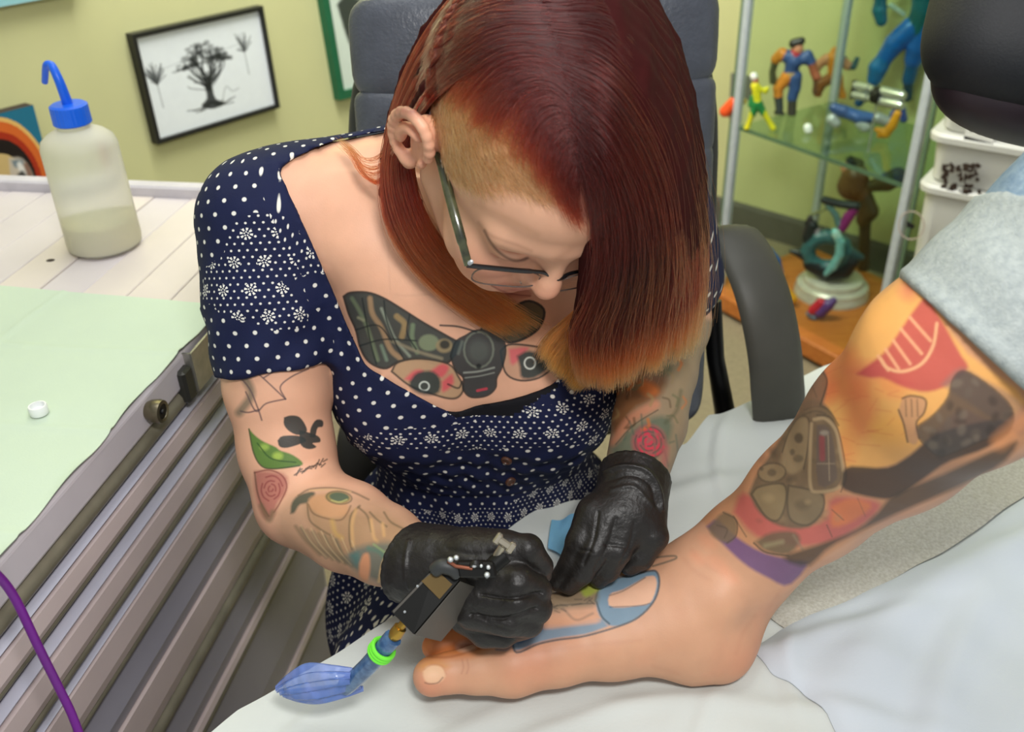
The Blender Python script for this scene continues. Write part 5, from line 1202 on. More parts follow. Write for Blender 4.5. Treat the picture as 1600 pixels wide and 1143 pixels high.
pa.line([(482, 788), (490, 802), (512, 810), (532, 812), (542, 802), (548, 790)], 2.2, (112, 84, 62), .6, 1.5); pa.line([(480, 786), (484, 812), (500, 826), (520, 838)], 2.6, (104, 88, 66), .6, 1.6)
pa.line([(519, 814), (524, 832), (534, 840)], 7, (190, 152, 92), .6, 3)
for l in ([(562, 790), (548, 806), (546, 840), (550, 858)], [(560, 792), (574, 806), (580, 830)], [(578, 800), (590, 812), (604, 822)], [(600, 800), (612, 816), (640, 830)]): pa.line(l, 2.8, (110, 92, 68), .65, 1.6)
for l in ([(556, 796), (550, 820), (552, 852)], [(580, 812), (584, 838), (590, 846)], [(598, 818), (600, 836)]): pa.line(l, 5, (204, 160, 108), .55, 2)
for k in range(8): pa.line([(462 + 9 * k, 822 + 3 * k), (476 + 9 * k, 842 + 4 * k), (500 + 10 * k, 866 + 3.5 * k)], 5, (98, 96, 76) if k % 2 else (132, 112, 84), .55, 2.5)
for k in range(6): pa.line([(470 + 16 * k, 820 + 5 * k), (486 + 15 * k, 846 + 5 * k), (510 + 13 * k, 870 + 4 * k)], 2, (200, 170, 130), .5, 1.2)
pa.fill([(540, 870), (556, 856), (590, 848), (618, 846), (640, 838), (662, 836), (660, 880), (648, 924), (600, 912), (560, 896)], (112, 112, 100), .75, 6)
pa.fill([(546, 866), (560, 862), (562, 874), (556, 884)], (84, 116, 110), .7, 4); pa.line([(576, 856), (596, 864), (602, 880)], 6, (92, 122, 106), .65, 3); pa.line([(584, 850), (608, 868), (624, 886)], 3, (140, 162, 110), .6, 1.5)
pa.fill([(562, 880), (568, 866), (576, 866), (578, 886), (574, 906), (562, 900)], (206, 142, 104), .85, 3); pa.oval(618, 896, 12, 8, (196, 110, 88), .65, 4); pa.oval(636, 916, 10, 6, (214, 132, 104), .7, 4)
pa.line([(664, 834), (636, 842), (610, 858), (598, 880), (592, 908)], 4.5, (212, 174, 126), .8, 1.6); pa.line([(616, 872), (622, 880)], 3, (120, 156, 120), .6)
# left arm sleeve tattoo
pb = Paint(X, Y, BC, fc & mL)
pb.fill([(930, 500), (1120, 500), (1100, 640), (1060, 780), (930, 760), (935, 600)], (122, 116, 92), .8, 4)
pb.fill([(955, 570), (1000, 545), (1040, 580), (1030, 620), (990, 640), (962, 680), (950, 640)], (120, 70, 30), .8, 6); pb.oval(1012, 606, 18, 11, (196, 104, 38), .75, 5, .4); pb.oval(985, 590, 14, 16, (80, 44, 22), .7, 5); pb.oval(1035, 575, 16, 12, (84, 92, 62), .7, 5)
pb.line([(960, 690), (985, 655), (1024, 632)], 14, (198, 130, 100), .75, 4); pb.line([(962, 694), (990, 664), (1028, 640)], 2, (70, 60, 50), .7)
pb.fill([(955, 700), (990, 668), (1030, 650), (1050, 660), (1040, 700), (1000, 735), (960, 735)], (88, 104, 88), .8, 5)
pb.oval(1014, 690, 27, 27, (176, 70, 82), .65, 4)
for k in range(9):
    a0 = k * 2.4; rr_ = 4 + 2.5 * k; pb.line([(1014 + rr_ * math.cos(a0 + q) * (1 + .1 * math.sin(q * 3)), 690 + rr_ * .95 * math.sin(a0 + q)) for q in (0, .5, 1.0, 1.5)], 4.2, (206, 44, 74), .8, 1.3)
    pb.line([(1014 + (rr_ + 3) * math.cos(a0 + q + .3), 690 + (rr_ + 3) * .95 * math.sin(a0 + q + .3)) for q in (0, .5, 1.0, 1.5)], 2.2, (70, 62, 62), .7, 1.2)
for k in range(22):
    x, y = r4.uniform(960, 1070), r4.uniform(540, 660); a0 = r4.uniform(0, 3); c_ = ((206, 110, 40), (70, 50, 30), (92, 100, 72), (150, 128, 84))[k % 4]
    pb.line([(x, y), (x + 10 * math.cos(a0), y + 10 * math.sin(a0)), (x + 20 * math.cos(a0 + .6), y + 18 * math.sin(a0 + .6))], r4.uniform(2, 5), c_, .6, 1.6)
for k in range(10): x = 975 + 9 * k; pb.line([(x, 668 + r4.uniform(-30, 40)), (x + 6, 690 + r4.uniform(-30, 40))], 3, (80, 96, 82), .6, 1.5)
pb.line([(1040, 700), (1036, 730), (1030, 745)], 12, (176, 80, 90), .55, 4); pb.line([(990, 725), (970, 738)], 12, (90, 130, 104), .6, 4); pb.line([(1040, 660), (1058, 640), (1064, 610)], 5, (84, 84, 62), .6, 3)
person = empty('person', (-.03, .84, 0.0), 'person with red hair and glasses in a navy dotted dress bending over the foot', 'person')
mesh('body', BV, BQ, skin_m, person, True, BC)
for x in (-.15, .10):
    F_ = Field(np.array([x * 1.02 - .06, .38, .0]), np.array([x * 1.02 + .06, .68, .20]), .005)
    F_.cone((x * 1.02, .60, .045), (x * 1.02, .46, .035), .036, .034, .02, sq=((0, 0, 1), .95)); F_.cone((x * 1.02, .58, .06), (x * 1.02, .575, .16), .042, .044, .02)
    F_.D = np.maximum(F_.D, (.002 - F_.ax[2])[None, None, :].astype(np.float32)); F_.D = np.maximum(F_.D, (F_.ax[2] - .165)[None, None, :].astype(np.float32))
    V, Q = surfnet(F_.D, F_.lo, .005, 1); mesh('boot', V, Q, mat('black_boot_leather', (28, 27, 28), .4), person, True)

# ------------------------------------------------------------------ the dress
def poly_field(F, pts, zmin=None):
    """signed distance (m) of every grid point to a neckline outline seen from the front"""
    band = np.argwhere(F.D < .012)
    W = F.lo + band * F.h; x, y, d = proj(W)
    return band, poly_sd(x, y, pts) * d / FPX, W
DL_, DH_ = np.array([-.345, .40, .46]), np.array([.26, 1.06, 1.22])
F_ = Field(DL_, DH_, .0032)
torso(F_); thighs(F_, .012)
F_.ell(np.array([-.035, .872, .60]), np.eye(3), [.185, .150, .12], .05)
A_ = Field(DL_, DH_, .0032)
axR = nrm(P(432, 600, .905) - SHR); axL = nrm(ELL - SHL)
A_.chain([SHR, P(424, 470, .895), P(432, 600, .905)], [.0565, .0545, .0500], .02)
g3 = lambda p_, n_: ((A_.ax[0][:, None, None] - p_[0]) * n_[0] + (A_.ax[1][None, :, None] - p_[1]) * n_[1] + (A_.ax[2][None, None, :] - p_[2]) * n_[2]).astype(np.float32)
A_.D = np.maximum(A_.D, g3(P(425, 566, .90), nrm(axR + .10 * RGT)))
B_ = Field(DL_, DH_, .0032); B_.chain([SHL, P(1040, 430, .965)], [.0565, .052], .02)
for fld in (A_.D, B_.D):
    hh = np.maximum(.02 - np.abs(F_.D - fld), 0) / .02; F_.D = np.minimum(F_.D, fld) - hh * hh * .02 * .25
del A_, B_
F_.D -= .0056
NECK = [(530, 218), (492, 232), (440, 262), (448, 290), (462, 325), (484, 372), (508, 425), (532, 482), (556, 535), (572, 570), (600, 588), (640, 612), (702, 642), (745, 632), (800, 622), (862, 602), (884, 574), (905, 545), (955, 440), (990, 330), (960, 250), (840, 200), (640, 200)]
band, sd, W = poly_field(F_, spline(np.array(NECK + NECK[:1]), 70)[:-1])
rear = W[:, 1] > .90
sd = np.where(rear, 1.0, sd)
F_.D[band[:, 0], band[:, 1], band[:, 2]] = np.maximum(F_.D[band[:, 0], band[:, 1], band[:, 2]], -sd)
F_.D = np.maximum(F_.D, (.485 - F_.ax[2])[None, None, :].astype(np.float32)); F_.D = np.maximum(F_.D, (.47 - F_.ax[1])[None, :, None].astype(np.float32))
V, Q = surfnet(F_.D, F_.lo, F_.h, 2); Nn = vnormals(V, Q)
X, Y, Dp = proj(V)
dA = np.full(len(V), 9.)
for a, b in ((SHR, P(432, 620, .905)),):
    ab = b - a; t = np.clip((V - a) @ ab / (ab @ ab), 0, 1); dA = np.minimum(dA, np.linalg.norm(V - a - t[:, None] * ab, axis=1))
sleeve = (dA < .066) & (X < 520) & (V[:, 2] > .90)
# gathers below the bust, soft folds in the skirt and sleeve
th = np.arctan2(V[:, 0] + .035, .87 - V[:, 1])
gz = np.exp(-((V[:, 2] - .860) / .035) ** 2)
disp = .0017 * gz * np.sin(th * 34 + 3 * np.sin(V[:, 2] * 60)) + .0018 * gz * np.sin(V[:, 2] * 230 + 4 * np.sin(th * 3)) - .0012 * np.exp(-((V[:, 2] - .872) / .006) ** 2)
disp += np.where(V[:, 2] < .82, .006 * np.sin(th * 11 + V[:, 2] * 14) * np.clip((.82 - V[:, 2]) / .1, 0, 1), 0)
disp += np.where(sleeve, .0016 * fbm(V, 40, 31) + .0012 * np.sin((V @ axR) * 120 + 6 * V[:, 0] * 20) * (Y > 480), .0010 * fbm(V, 30, 33))
V = V + Nn * disp[:, None]
bl = np.clip((V[:, 2] - .93) / .07, 0, 1); bl = bl * bl * (3 - 2 * bl); u = th * .135 * (1 - bl) + (V[:, 0] + .035) * 1.05 * bl; v = V[:, 2] - np.clip(V[:, 1] - .765, 0, 1) * 1.0 * bl
side = nrm(np.cross(axR, np.array([0, -1.0, 0]))); fr = np.cross(side, axR)
ta = np.arctan2((V - SHR) @ side, (V - SHR) @ fr)
su = ta * .055; sv = (V - SHR) @ axR * -1
zone = np.zeros(len(V))
for poly in ([(356, 352), (398, 330), (448, 338), (476, 372), (512, 430), (500, 424), (440, 442), (392, 432), (350, 400)], [(318, 420), (350, 398), (392, 432), (440, 440), (470, 470), (486, 512), (430, 516), (352, 492), (318, 470)], [(530, 690), (600, 672), (700, 668), (900, 620), (960, 600), (960, 690), (860, 700), (700, 704), (600, 700), (530, 720)],
             [(520, 770), (600, 790), (680, 800), (780, 792), (850, 760), (900, 742), (960, 716), (970, 790), (880, 860), (700, 870), (560, 830)], [(480, 880), (640, 900), (640, 1010), (480, 1000)]):
    zone = np.where(poly_sd(X, Y, poly) < 0, 1.0, zone)
zone = np.where((X > 700) & (X < 885) & (Y > 600) & (poly_sd(X, Y, [(690, 640), (745, 628), (800, 618), (866, 598), (880, 600), (800, 650), (745, 652), (712, 654)]) < 0), 2.0, zone)  # shade and black under-layer inside the neckline, painted as one dark zone
dress = mesh('dress', V, Q, None, person, True)
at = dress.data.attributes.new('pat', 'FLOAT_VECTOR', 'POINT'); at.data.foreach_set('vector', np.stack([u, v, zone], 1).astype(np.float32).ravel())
at = dress.data.attributes.new('pat_sleeve', 'FLOAT_VECTOR', 'POINT'); at.data.foreach_set('vector', np.stack([su, sv, np.clip((.063 - dA) / .004 + .5, 0, 1) * ((X < 530) & (V[:, 2] > .88))], 1).astype(np.float32).ravel())
dm = bpy.data.materials.new('navy_dotted_cotton'); nt, N, K, B = nodes(dm)
def mth(op, a, b=None, c=None):
    n_ = N.new('ShaderNodeMath'); n_.operation = op
    for i, q in enumerate((a, b, c)):
        if q is None: continue
        if isinstance(q, (int, float)): n_.inputs[i].default_value = q
        else: K.new(q, n_.inputs[i])
    return n_.outputs[0]
ga = N.new('ShaderNodeAttribute'); ga.attribute_name = 'pat'; sx = N.new('ShaderNodeSeparateXYZ'); K.new(ga.outputs['Vector'], sx.inputs[0])
pu, pv, pz = sx.outputs
gb_ = N.new('ShaderNodeAttribute'); gb_.attribute_name = 'pat_sleeve'; sy = N.new('ShaderNodeSeparateXYZ'); K.new(gb_.outputs['Vector'], sy.inputs[0])
iss = mth('GREATER_THAN', sy.outputs[2], .5); nss = mth('SUBTRACT', 1.0, iss)
pu = mth('ADD', mth('MULTIPLY', pu, nss), mth('MULTIPLY', sy.outputs[0], iss)); pv = mth('ADD', mth('MULTIPLY', pv, nss), mth('MULTIPLY', sy.outputs[1], iss))
def dots(sp_u, sp_v, rad, soft):
    row = mth('FLOOR', mth('DIVIDE', pv, sp_v)); sh = mth('MULTIPLY', mth('MODULO', mth('ABSOLUTE', row), 2.0), .5)
    fu = mth('SUBTRACT', mth('FRACT', mth('ADD', mth('DIVIDE', pu, sp_u), mth('ADD', sh, 100.0))), .5); fv = mth('SUBTRACT', mth('FRACT', mth('ADD', mth('DIVIDE', pv, sp_v), 100.0)), .5)
    d = mth('SQRT', mth('ADD', mth('POWER', mth('MULTIPLY', fu, sp_u), 2.0), mth('POWER', mth('MULTIPLY', fv, sp_v), 2.0)))
    return mth('SMOOTH_MIN', mth('MAXIMUM', mth('DIVIDE', mth('SUBTRACT', rad + soft, d), soft * 2), 0.0), 1.0, 0.0)
big = dots(.0170, .0115, .00185, .0004)
small = dots(.0068, .0058, .00098, .0003)
# little flowers: a ring of petals around a centre
cs = .024; row = mth('FLOOR', mth('DIVIDE', pv, cs)); sh = mth('MULTIPLY', mth('MODULO', mth('ABSOLUTE', row), 2.0), .5)
fu = mth('MULTIPLY', mth('SUBTRACT', mth('FRACT', mth('ADD', mth('DIVIDE', pu, cs), mth('ADD', sh, 100.0))), .5), cs); fv = mth('MULTIPLY', mth('SUBTRACT', mth('FRACT', mth('ADD', mth('DIVIDE', pv, cs), 100.0)), .5), cs)
rd = mth('SQRT', mth('ADD', mth('POWER', fu, 2.0), mth('POWER', fv, 2.0))); an = mth('ARCTAN2', fv, fu)
ring_ = mth('MULTIPLY', mth('LESS_THAN', mth('ABSOLUTE', mth('SUBTRACT', rd, .0040)), .0012), mth('GREATER_THAN', mth('SINE', mth('MULTIPLY', an, 8.0)), -.1))
rin = mth('MULTIPLY', mth('LESS_THAN', mth('ABSOLUTE', mth('SUBTRACT', rd, .0016)), .0006), mth('GREATER_THAN', mth('SINE', mth('MULTIPLY', an, 5.0)), -.2))
infl = mth('LESS_THAN', rd, .0056)
flo = mth('MAXIMUM', mth('MAXIMUM', ring_, rin), mth('MULTIPLY', small, mth('SUBTRACT', 1.0, infl)))
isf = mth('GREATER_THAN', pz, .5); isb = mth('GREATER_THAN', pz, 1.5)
pm = mth('ADD', mth('MULTIPLY', flo, isf), mth('MULTIPLY', big, mth('SUBTRACT', 1.0, isf)))
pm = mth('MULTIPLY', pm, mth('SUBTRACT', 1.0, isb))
tc = N.new('ShaderNodeTexCoord'); nz = N.new('ShaderNodeTexNoise'); nz.inputs['Scale'].default_value = 25; K.new(tc.outputs['Object'], nz.inputs[0])
cr = N.new('ShaderNodeValToRGB'); cr.color_ramp.elements[0].color = L4((17, 22, 50)); cr.color_ramp.elements[1].color = L4((24, 32, 70)); K.new(nz.outputs[0], cr.inputs[0])
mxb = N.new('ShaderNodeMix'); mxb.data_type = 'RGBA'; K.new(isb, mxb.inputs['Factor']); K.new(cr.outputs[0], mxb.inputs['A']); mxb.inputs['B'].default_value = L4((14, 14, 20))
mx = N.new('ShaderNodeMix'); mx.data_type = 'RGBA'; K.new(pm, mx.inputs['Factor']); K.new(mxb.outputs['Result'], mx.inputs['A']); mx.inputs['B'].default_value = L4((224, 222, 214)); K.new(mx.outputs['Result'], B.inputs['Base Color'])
B.inputs['Roughness'].default_value = .8; B.inputs['Specular IOR Level'].default_value = .25
wv = N.new('ShaderNodeTexNoise'); wv.inputs['Scale'].default_value = 900; K.new(tc.outputs['Object'], wv.inputs[0]); bp = N.new('ShaderNodeBump'); bp.inputs['Strength'].default_value = .2; bp.inputs['Distance'].default_value = .001; K.new(wv.outputs[0], bp.inputs['Height']); K.new(bp.outputs[0], B.inputs['Normal'])
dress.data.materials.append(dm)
print('dress', len(V), round(time.time() - T0, 1))
bvh = BVHTree.FromPolygons([Vector(q) for q in V], [tuple(int(i) for i in f) for f in Q[:]])
def hit(px, py, tree):
    a = nrm(ray(px, py)); h_ = tree.ray_cast(Vector(CAM), Vector(a)); return (np.array(h_[0]), np.array(h_[1])) if h_[0] is not None else (P(px, py, .9), -a)
for px, py in ((792, 718), (797, 751)):
    c, n_ = hit(px, py, bvh)
    if n_ @ (CAM - c) < 0: n_ = -n_
    mb = MB(); mb.lathe(c - n_ * .0005, n_, [(0, .0052), (.002, .0056), (.0032, .0048), (.0034, .0034), (.0024, .003), (.0024, 0)], 20); mb.build('button', mat('brown_wood_button', (84, 54, 40), .4), dress, True)
# ------------------------------------------------------------------ hair
hair_m = bpy.data.materials.new('dyed_red_hair'); nt, N, K, B = nodes(hair_m)
at = N.new('ShaderNodeAttribute'); at.attribute_name = 'Col'
hb = N.new('ShaderNodeBsdfHairPrincipled'); hb.parametrization = 'COLOR'; hb.inputs['IOR'].default_value = 1.42; hb.inputs['Roughness'].default_value = .36; hb.inputs['Radial Roughness'].default_value = .5
tc = N.new('ShaderNodeTexCoord'); nz = N.new('ShaderNodeTexNoise'); nz.inputs['Scale'].default_value = 18; K.new(tc.outputs['Object'], nz.inputs[0])
mr = N.new('ShaderNodeMapRange'); mr.inputs['To Min'].default_value = .75; mr.inputs['To Max'].default_value = 1.25; K.new(nz.outputs[0], mr.inputs[0])
vm = N.new('ShaderNodeVectorMath'); vm.operation = 'SCALE'; K.new(at.outputs['Color'], vm.inputs[0]); K.new(mr.outputs[0], vm.inputs['Scale']); K.new(vm.outputs[0], hb.inputs['Color'])
K.new(hb.outputs[0], [n for n in N if n.type == 'OUTPUT_MATERIAL'][0].inputs['Surface'])
hmass_m = attr_mat('hair_underlayer', .85, .3, 300, spec=.1, var=.15, vscale=80)
SKC, SKA, SKR = np.array([0, -.012, .045]), HR, np.array([.0735, .096, .084])
def push_out(W, marg):
    """keep strands outside the skull"""
    l = (W - HT) @ HR
    for c, r in ((SKC, SKR), (np.array([0, .022, .045]), np.array([.064, .066, .066]))):
        q = (l - c) / (r + marg); k = np.sqrt((q ** 2).sum(-1, keepdims=True)); l = np.where(k < 1, c + (l - c) / np.maximum(k, .3), l)
    return l @ HR.T + HT
ZC = 5.0
zx, zy, zd = proj(BV); _m = fc & hm
zb = np.full((260, 260), 9.0); _i = np.clip(((zx[_m] - 400) / ZC).astype(int), 0, 259); _j = np.clip(((zy[_m] + 300) / ZC).astype(int), 0, 259)
np.minimum.at(zb, (_i, _j), zd[_m])
for _ in range(2): zb = np.minimum.reduce([zb] + [np.where(zb > 5, np.roll(zb, s_, a_), 9.0) for s_ in (1, -1) for a_ in (0, 1)])
def lift(A, marg, ymax, near=.06):
    i = np.clip(((A[..., 0] - 400) / ZC).astype(int), 0, 259); j = np.clip(((A[..., 1] + 300) / ZC).astype(int), 0, 259)
    lim = zb[i, j] - marg; ok_ = (zb[i, j] < 5) & (A[..., 1] < ymax) & (A[..., 2] > lim) & (A[..., 2] < lim + near)
    A[..., 2] = np.where(ok_, lim, A[..., 2]); return A
def guide_grid(gl, ns, nt):
    """interpolate guides (each k x 3 px, py, d) -> ns x nt x 3"""
    G = np.stack([spline(np.array(g_, float), nt) for g_ in gl])
    o = np.stack([spline(G[:, j], ns) for j in range(nt)], 1)
    return o
def toW(G):
    px, py, d = G[..., 0], G[..., 1], G[..., 2]
    return CAM + d[..., None] * (FWD + ((px - 800) / FPX)[..., None] * RGT - ((py - 571.5) / FPX)[..., None] * UPV)
GR = [[(908, 258, .630), (924, 322, .640), (930, 400, .680), (918, 470, .730), (896, 530, .770), (905, 600, .800)],
      [(903, 200, .615), (950, 270, .615), (972, 360, .655), (968, 450, .705), (945, 530, .750), (945, 612, .785)],
      [(888, 130, .605), (955, 180, .600), (1012, 290, .640), (1028, 400, .690), (1012, 500, .740), (990, 600, .785)],
      [(868, 60, .620), (958, 90, .610), (1040, 220, .655), (1066, 370, .710), (1062, 480, .750), (1048, 572, .790)],
      [(852, 0, .645), (955, 10, .645), (1048, 130, .690), (1084, 300, .740), (1094, 430, .780), (1078, 555, .820)],
      [(846, -60, .680), (930, -50, .690), (1026, 40, .730), (1080, 210, .780), (1092, 380, .810), (1076, 540, .850)]]
GLf = [[(840, -60, .690), (740, -30, .700), (672, 40, .730), (628, 130, .760), (604, 230, .780), (600, 310, .790), (622, 380, .800), (672, 445, .815), (736, 497, .830), (790, 528, .840)],
       [(850, 0, .650), (760, 10, .670), (690, 60, .700), (640, 140, .735), (612, 230, .755), (614, 310, .770), (642, 380, .785), (692, 440, .805), (760, 488, .825), (815, 524, .840)],
       [(866, 50, .622), (784, 50, .645), (714, 92, .675), (662, 150, .705), (628, 225, .738), (630, 300, .755), (660, 375, .775), (708, 430, .798), (780, 478, .822), (836, 516, .838)],
       [(880, 90, .612), (808, 78, .632), (738, 108, .660), (680, 150, .690), (638, 215, .735), (645, 290, .748), (672, 355, .768), (720, 415, .792), (796, 470, .820), (862, 508, .836)]]
GT_ = [[(884, 92, .610), (832, 72, .622), (776, 82, .642), (726, 118, .662), (690, 160, .684)],
       [(894, 130, .608), (846, 104, .618), (796, 112, .634), (756, 148, .652), (730, 196, .668)],
       [(900, 175, .610), (862, 140, .616), (820, 150, .628), (790, 192, .642), (776, 236, .654)],
       [(906, 210, .614), (880, 180, .615), (850, 196, .622), (832, 240, .634), (834, 285, .645)],
       [(910, 235, .618), (896, 222, .618), (876, 250, .625), (872, 300, .640), (892, 345, .655)],
       [(912, 255, .622), (908, 262, .622), (900, 290, .630), (902, 330, .644), (918, 370, .662)]]
GB = [[(960, 380, .800), (930, 440, .820), (890, 480, .830), (850, 515, .838), (835, 548, .842)],
      [(1000, 380, .820), (960, 460, .835), (915, 510, .840), (880, 550, .842), (866, 580, .845)],
      [(1040, 400, .830), (1000, 470, .845), (960, 530, .850), (925, 580, .850), (900, 612, .850)]]
GF = [[(618, 190, .765), (596, 226, .785), (570, 240, .80), (545, 224, .81), (522, 210, .82)], [(612, 240, .765), (592, 275, .79), (566, 268, .80), (548, 240, .81), (530, 222, .82)], [(600, 300, .775), (585, 292, .80), (562, 262, .81), (556, 238, .815), (545, 230, .82)]]
P_, S_, R_a, C_s = [], [], [], []
def grow(gl, n, nt, rootc, midc, tipc, jit_s=.02, jit_px=2.5, dj=.012, rad=.00020, locks=40, endvar=.12, marg=.004, wave=2.0, tipstart=.55, ymax=400, darkin=0):
    ns = 60; G = guide_grid(gl, ns, nt); r = rng
    lock = r.random(locks); s_ = np.clip(lock[r.integers(0, locks, n)] + r.normal(0, jit_s, n), 0, 1)
    f = s_ * (ns - 1); i = np.minimum(f.astype(int), ns - 2); u = (f - i)[:, None, None]
    A = G[i] * (1 - u) + G[i + 1] * u
    t = np.linspace(0, 1, nt)[None, :, None]
    off = r.normal(0, 1, (n, 1, 2)) * jit_px; off2 = r.normal(0, 1, (n, 1, 2)) * jit_px * 2.2
    lk = (s_ * 97.0)[:, None]
    wv = wave * np.sin(t[..., 0] * 7 + lk * 1.7) + wave * .5 * np.sin(t[..., 0] * 15 + lk * 3.1)
    A[..., 0] += off[..., 0] * (1 - t[..., 0]) + off2[..., 0] * t[..., 0] + wv * t[..., 0]
    A[..., 1] += off[..., 1] * (1 - t[..., 0]) + off2[..., 1] * t[..., 0] * .6
    A[..., 2] += dj * r.random((n, 1)) * (.4 + .6 * t[..., 0])
    # strands end at different lengths
    L = 1 - r.random(n) ** 2 * endvar * .7 - endvar * .45 * np.abs(np.sin(s_ * 61.0) * np.sin(s_ * 23.0 + 1.0)) ** 1.5
    B_ = np.empty_like(A); tt = np.linspace(0, 1, nt)[None, :] * L[:, None] * (nt - 1); ii = np.minimum(tt.astype(int), nt - 2); uu = (tt - ii)[..., None]
    ar = np.arange(n)[:, None]; B_ = A[ar, ii] * (1 - uu) + A[ar, ii + 1] * uu
    B_ = lift(B_, marg * .6 + .004 * r.random((n, 1)), ymax)
    W = push_out(toW(B_), marg)
    tv = tt / (nt - 1)
    c = np.where((tv < tipstart)[..., None], lin(rootc) * (1 - (tv / tipstart)[..., None]) + lin(midc) * (tv / tipstart)[..., None], lin(midc) * (1 - ((tv - tipstart) / (1 - tipstart))[..., None]) + lin(tipc) * ((tv - tipstart) / (1 - tipstart))[..., None])
    c = c * np.clip(r.normal(1, .22, (n, 1, 1)), .4, 1.7)
    if darkin: c = c * (1 - darkin * np.exp(-((s_[:, None, None] - .30) / .28) ** 2) * np.exp(-((tv[..., None] - .62) / .26) ** 2))  # inner strands darkened partway: deeper dye plus shade painted into the colour
    P_.append(W.reshape(-1, 3)); S_.extend([nt] * n); C_s.append(c.reshape(-1, 3))
    R_a.append((rad * (1 - .65 * np.linspace(0, 1, nt) ** 2))[None, :].repeat(n, 0).ravel())
RO, RM, RT = (52, 13, 12), (76, 20, 12), (188, 104, 52)
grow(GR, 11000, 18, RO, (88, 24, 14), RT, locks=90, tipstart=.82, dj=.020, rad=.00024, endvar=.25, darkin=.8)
grow(GLf, 4600, 22, RO, (98, 28, 16), (176, 94, 40), locks=34, tipstart=.60, dj=.010, rad=.00022, endvar=.45, ymax=165)
grow(GT_, 2600, 14, (58, 18, 17), (74, 22, 18), (120, 48, 30), locks=70, jit_s=.03, dj=.004, jit_px=3, endvar=.45, rad=.00017)
grow(GB, 3000, 14, (120, 44, 24), (176, 88, 36), (200, 120, 56), locks=20, tipstart=.4, dj=.015, rad=.00026)
grow(GF, 90, 14, (130, 44, 28), (140, 60, 36), (150, 80, 46), locks=6, dj=.01, jit_px=2, rad=.00016)
grow(GR, 420, 18, RO, RM, (190, 100, 56), locks=200, jit_px=6, wave=9, dj=-.008, rad=.00013, marg=.007)
# clipped hair on the side of the head
ok = np.nonzero(fc & hm)[0]
X, Y, Dp = proj(BV)
SIDE = [(672, 160), (712, 124), (770, 108), (830, 140), (868, 190), (884, 250), (880, 306), (846, 312), (806, 294), (782, 290), (752, 294), (724, 284), (704, 264), (692, 236), (684, 205)]
sd_ = poly_sd(X[ok], Y[ok], SIDE); ok = ok[(sd_ < 3) & (Dp[ok] < .72)]
pick = rng.choice(ok, 5200); rt = BV[pick] + rng.normal(0, .0006, (5200, 3)); nn = Nn_b = vnormals(BV, BQ)[pick]
dv = (RGT * .55 - UPV * .75)[None] + rng.normal(0, .22, (5200, 3)); dv = dv - nn * (dv * nn).sum(1)[:, None]; dv /= np.linalg.norm(dv, axis=1)[:, None]
ln_ = rng.uniform(.006, .013, 5200)
k5 = np.linspace(0, 1, 4)
W = rt[:, None] + dv[:, None] * (ln_[:, None] * k5)[..., None] + nn[:, None] * (ln_[:, None] * (.28 * k5 - .10 * k5 ** 2))[..., None]
P_.append(W.reshape(-1, 3)); S_.extend([4] * 5200)
cshort = np.where(rng.random(5200)[:, None] < .5, lin((150, 112, 70)), lin((104, 74, 44))) * rng.normal(1, .15, 5200)[:, None]
C_s.append(np.repeat(cshort, 4, 0)); R_a.append(np.tile([.00013, .00012, .0001, .00005], 5200))
# fine hairs on the client's shin outline
pts_all = np.vstack(P_)
hc = bpy.data.hair_curves.new('hair_strands'); hc.add_curves([int(q) for q in S_])
porg = np.array(person.location)
hc.attributes['position'].data.foreach_set('vector', (pts_all - porg).astype(np.float32).ravel()) if 'position' in hc.attributes else hc.position_data.foreach_set('vector', (pts_all - porg).astype(np.float32).ravel())
ra = hc.attributes.get('radius') or hc.attributes.new('radius', 'FLOAT', 'POINT'); ra.data.foreach_set('value', np.concatenate(R_a).astype(np.float32))
ca = hc.attributes.new('Col', 'FLOAT_COLOR', 'POINT'); c4 = np.ones((len(pts_all), 4), np.float32); c4[:, :3] = np.clip(np.vstack(C_s), 0, .9); ca.data.foreach_set('color', c4.ravel())
hc.materials.append(hair_m)
# underlying body of the hair
F_ = Field(np.array([-.16, .48, .90]), np.array([.30, .92, 1.42]), .004)
def under(gl, nl, nt, rad, back, t0=0.0):
    G = guide_grid(gl, nl, nt); G[..., 2] += back; G = lift(G, -rad * .8, 165, .2); W = toW(G)
    for i in range(nl):
        rr_ = [rad * (1 - .55 * (j / (nt - 1)) ** 3) for j in range(nt)]; F_.chain(list(W[i]), rr_, .006)
under([g_[:-1] for g_ in GR], 20, 10, .013, .022); under([g_[:-2] for g_ in GLf], 6, 11, .0055, .015)
V, Q = surfnet(F_.D, F_.lo, F_.h, 2)
l_ = (V - HT) @ HR; low = np.clip((1.03 - V[:, 2]) / .10, 0, 1)[:, None]
hcol = lin((52, 14, 14)) * (1 - low) + lin((90, 44, 22)) * low
hair = mesh('hair', V, Q, hmass_m, person, True, hcol)
ho = bpy.data.objects.new('hair_strands', hc); COL.objects.link(ho); ho.parent = hair; ho['kind'] = 'stuff'
print('hair', len(pts_all), len(V), round(time.time() - T0, 1))
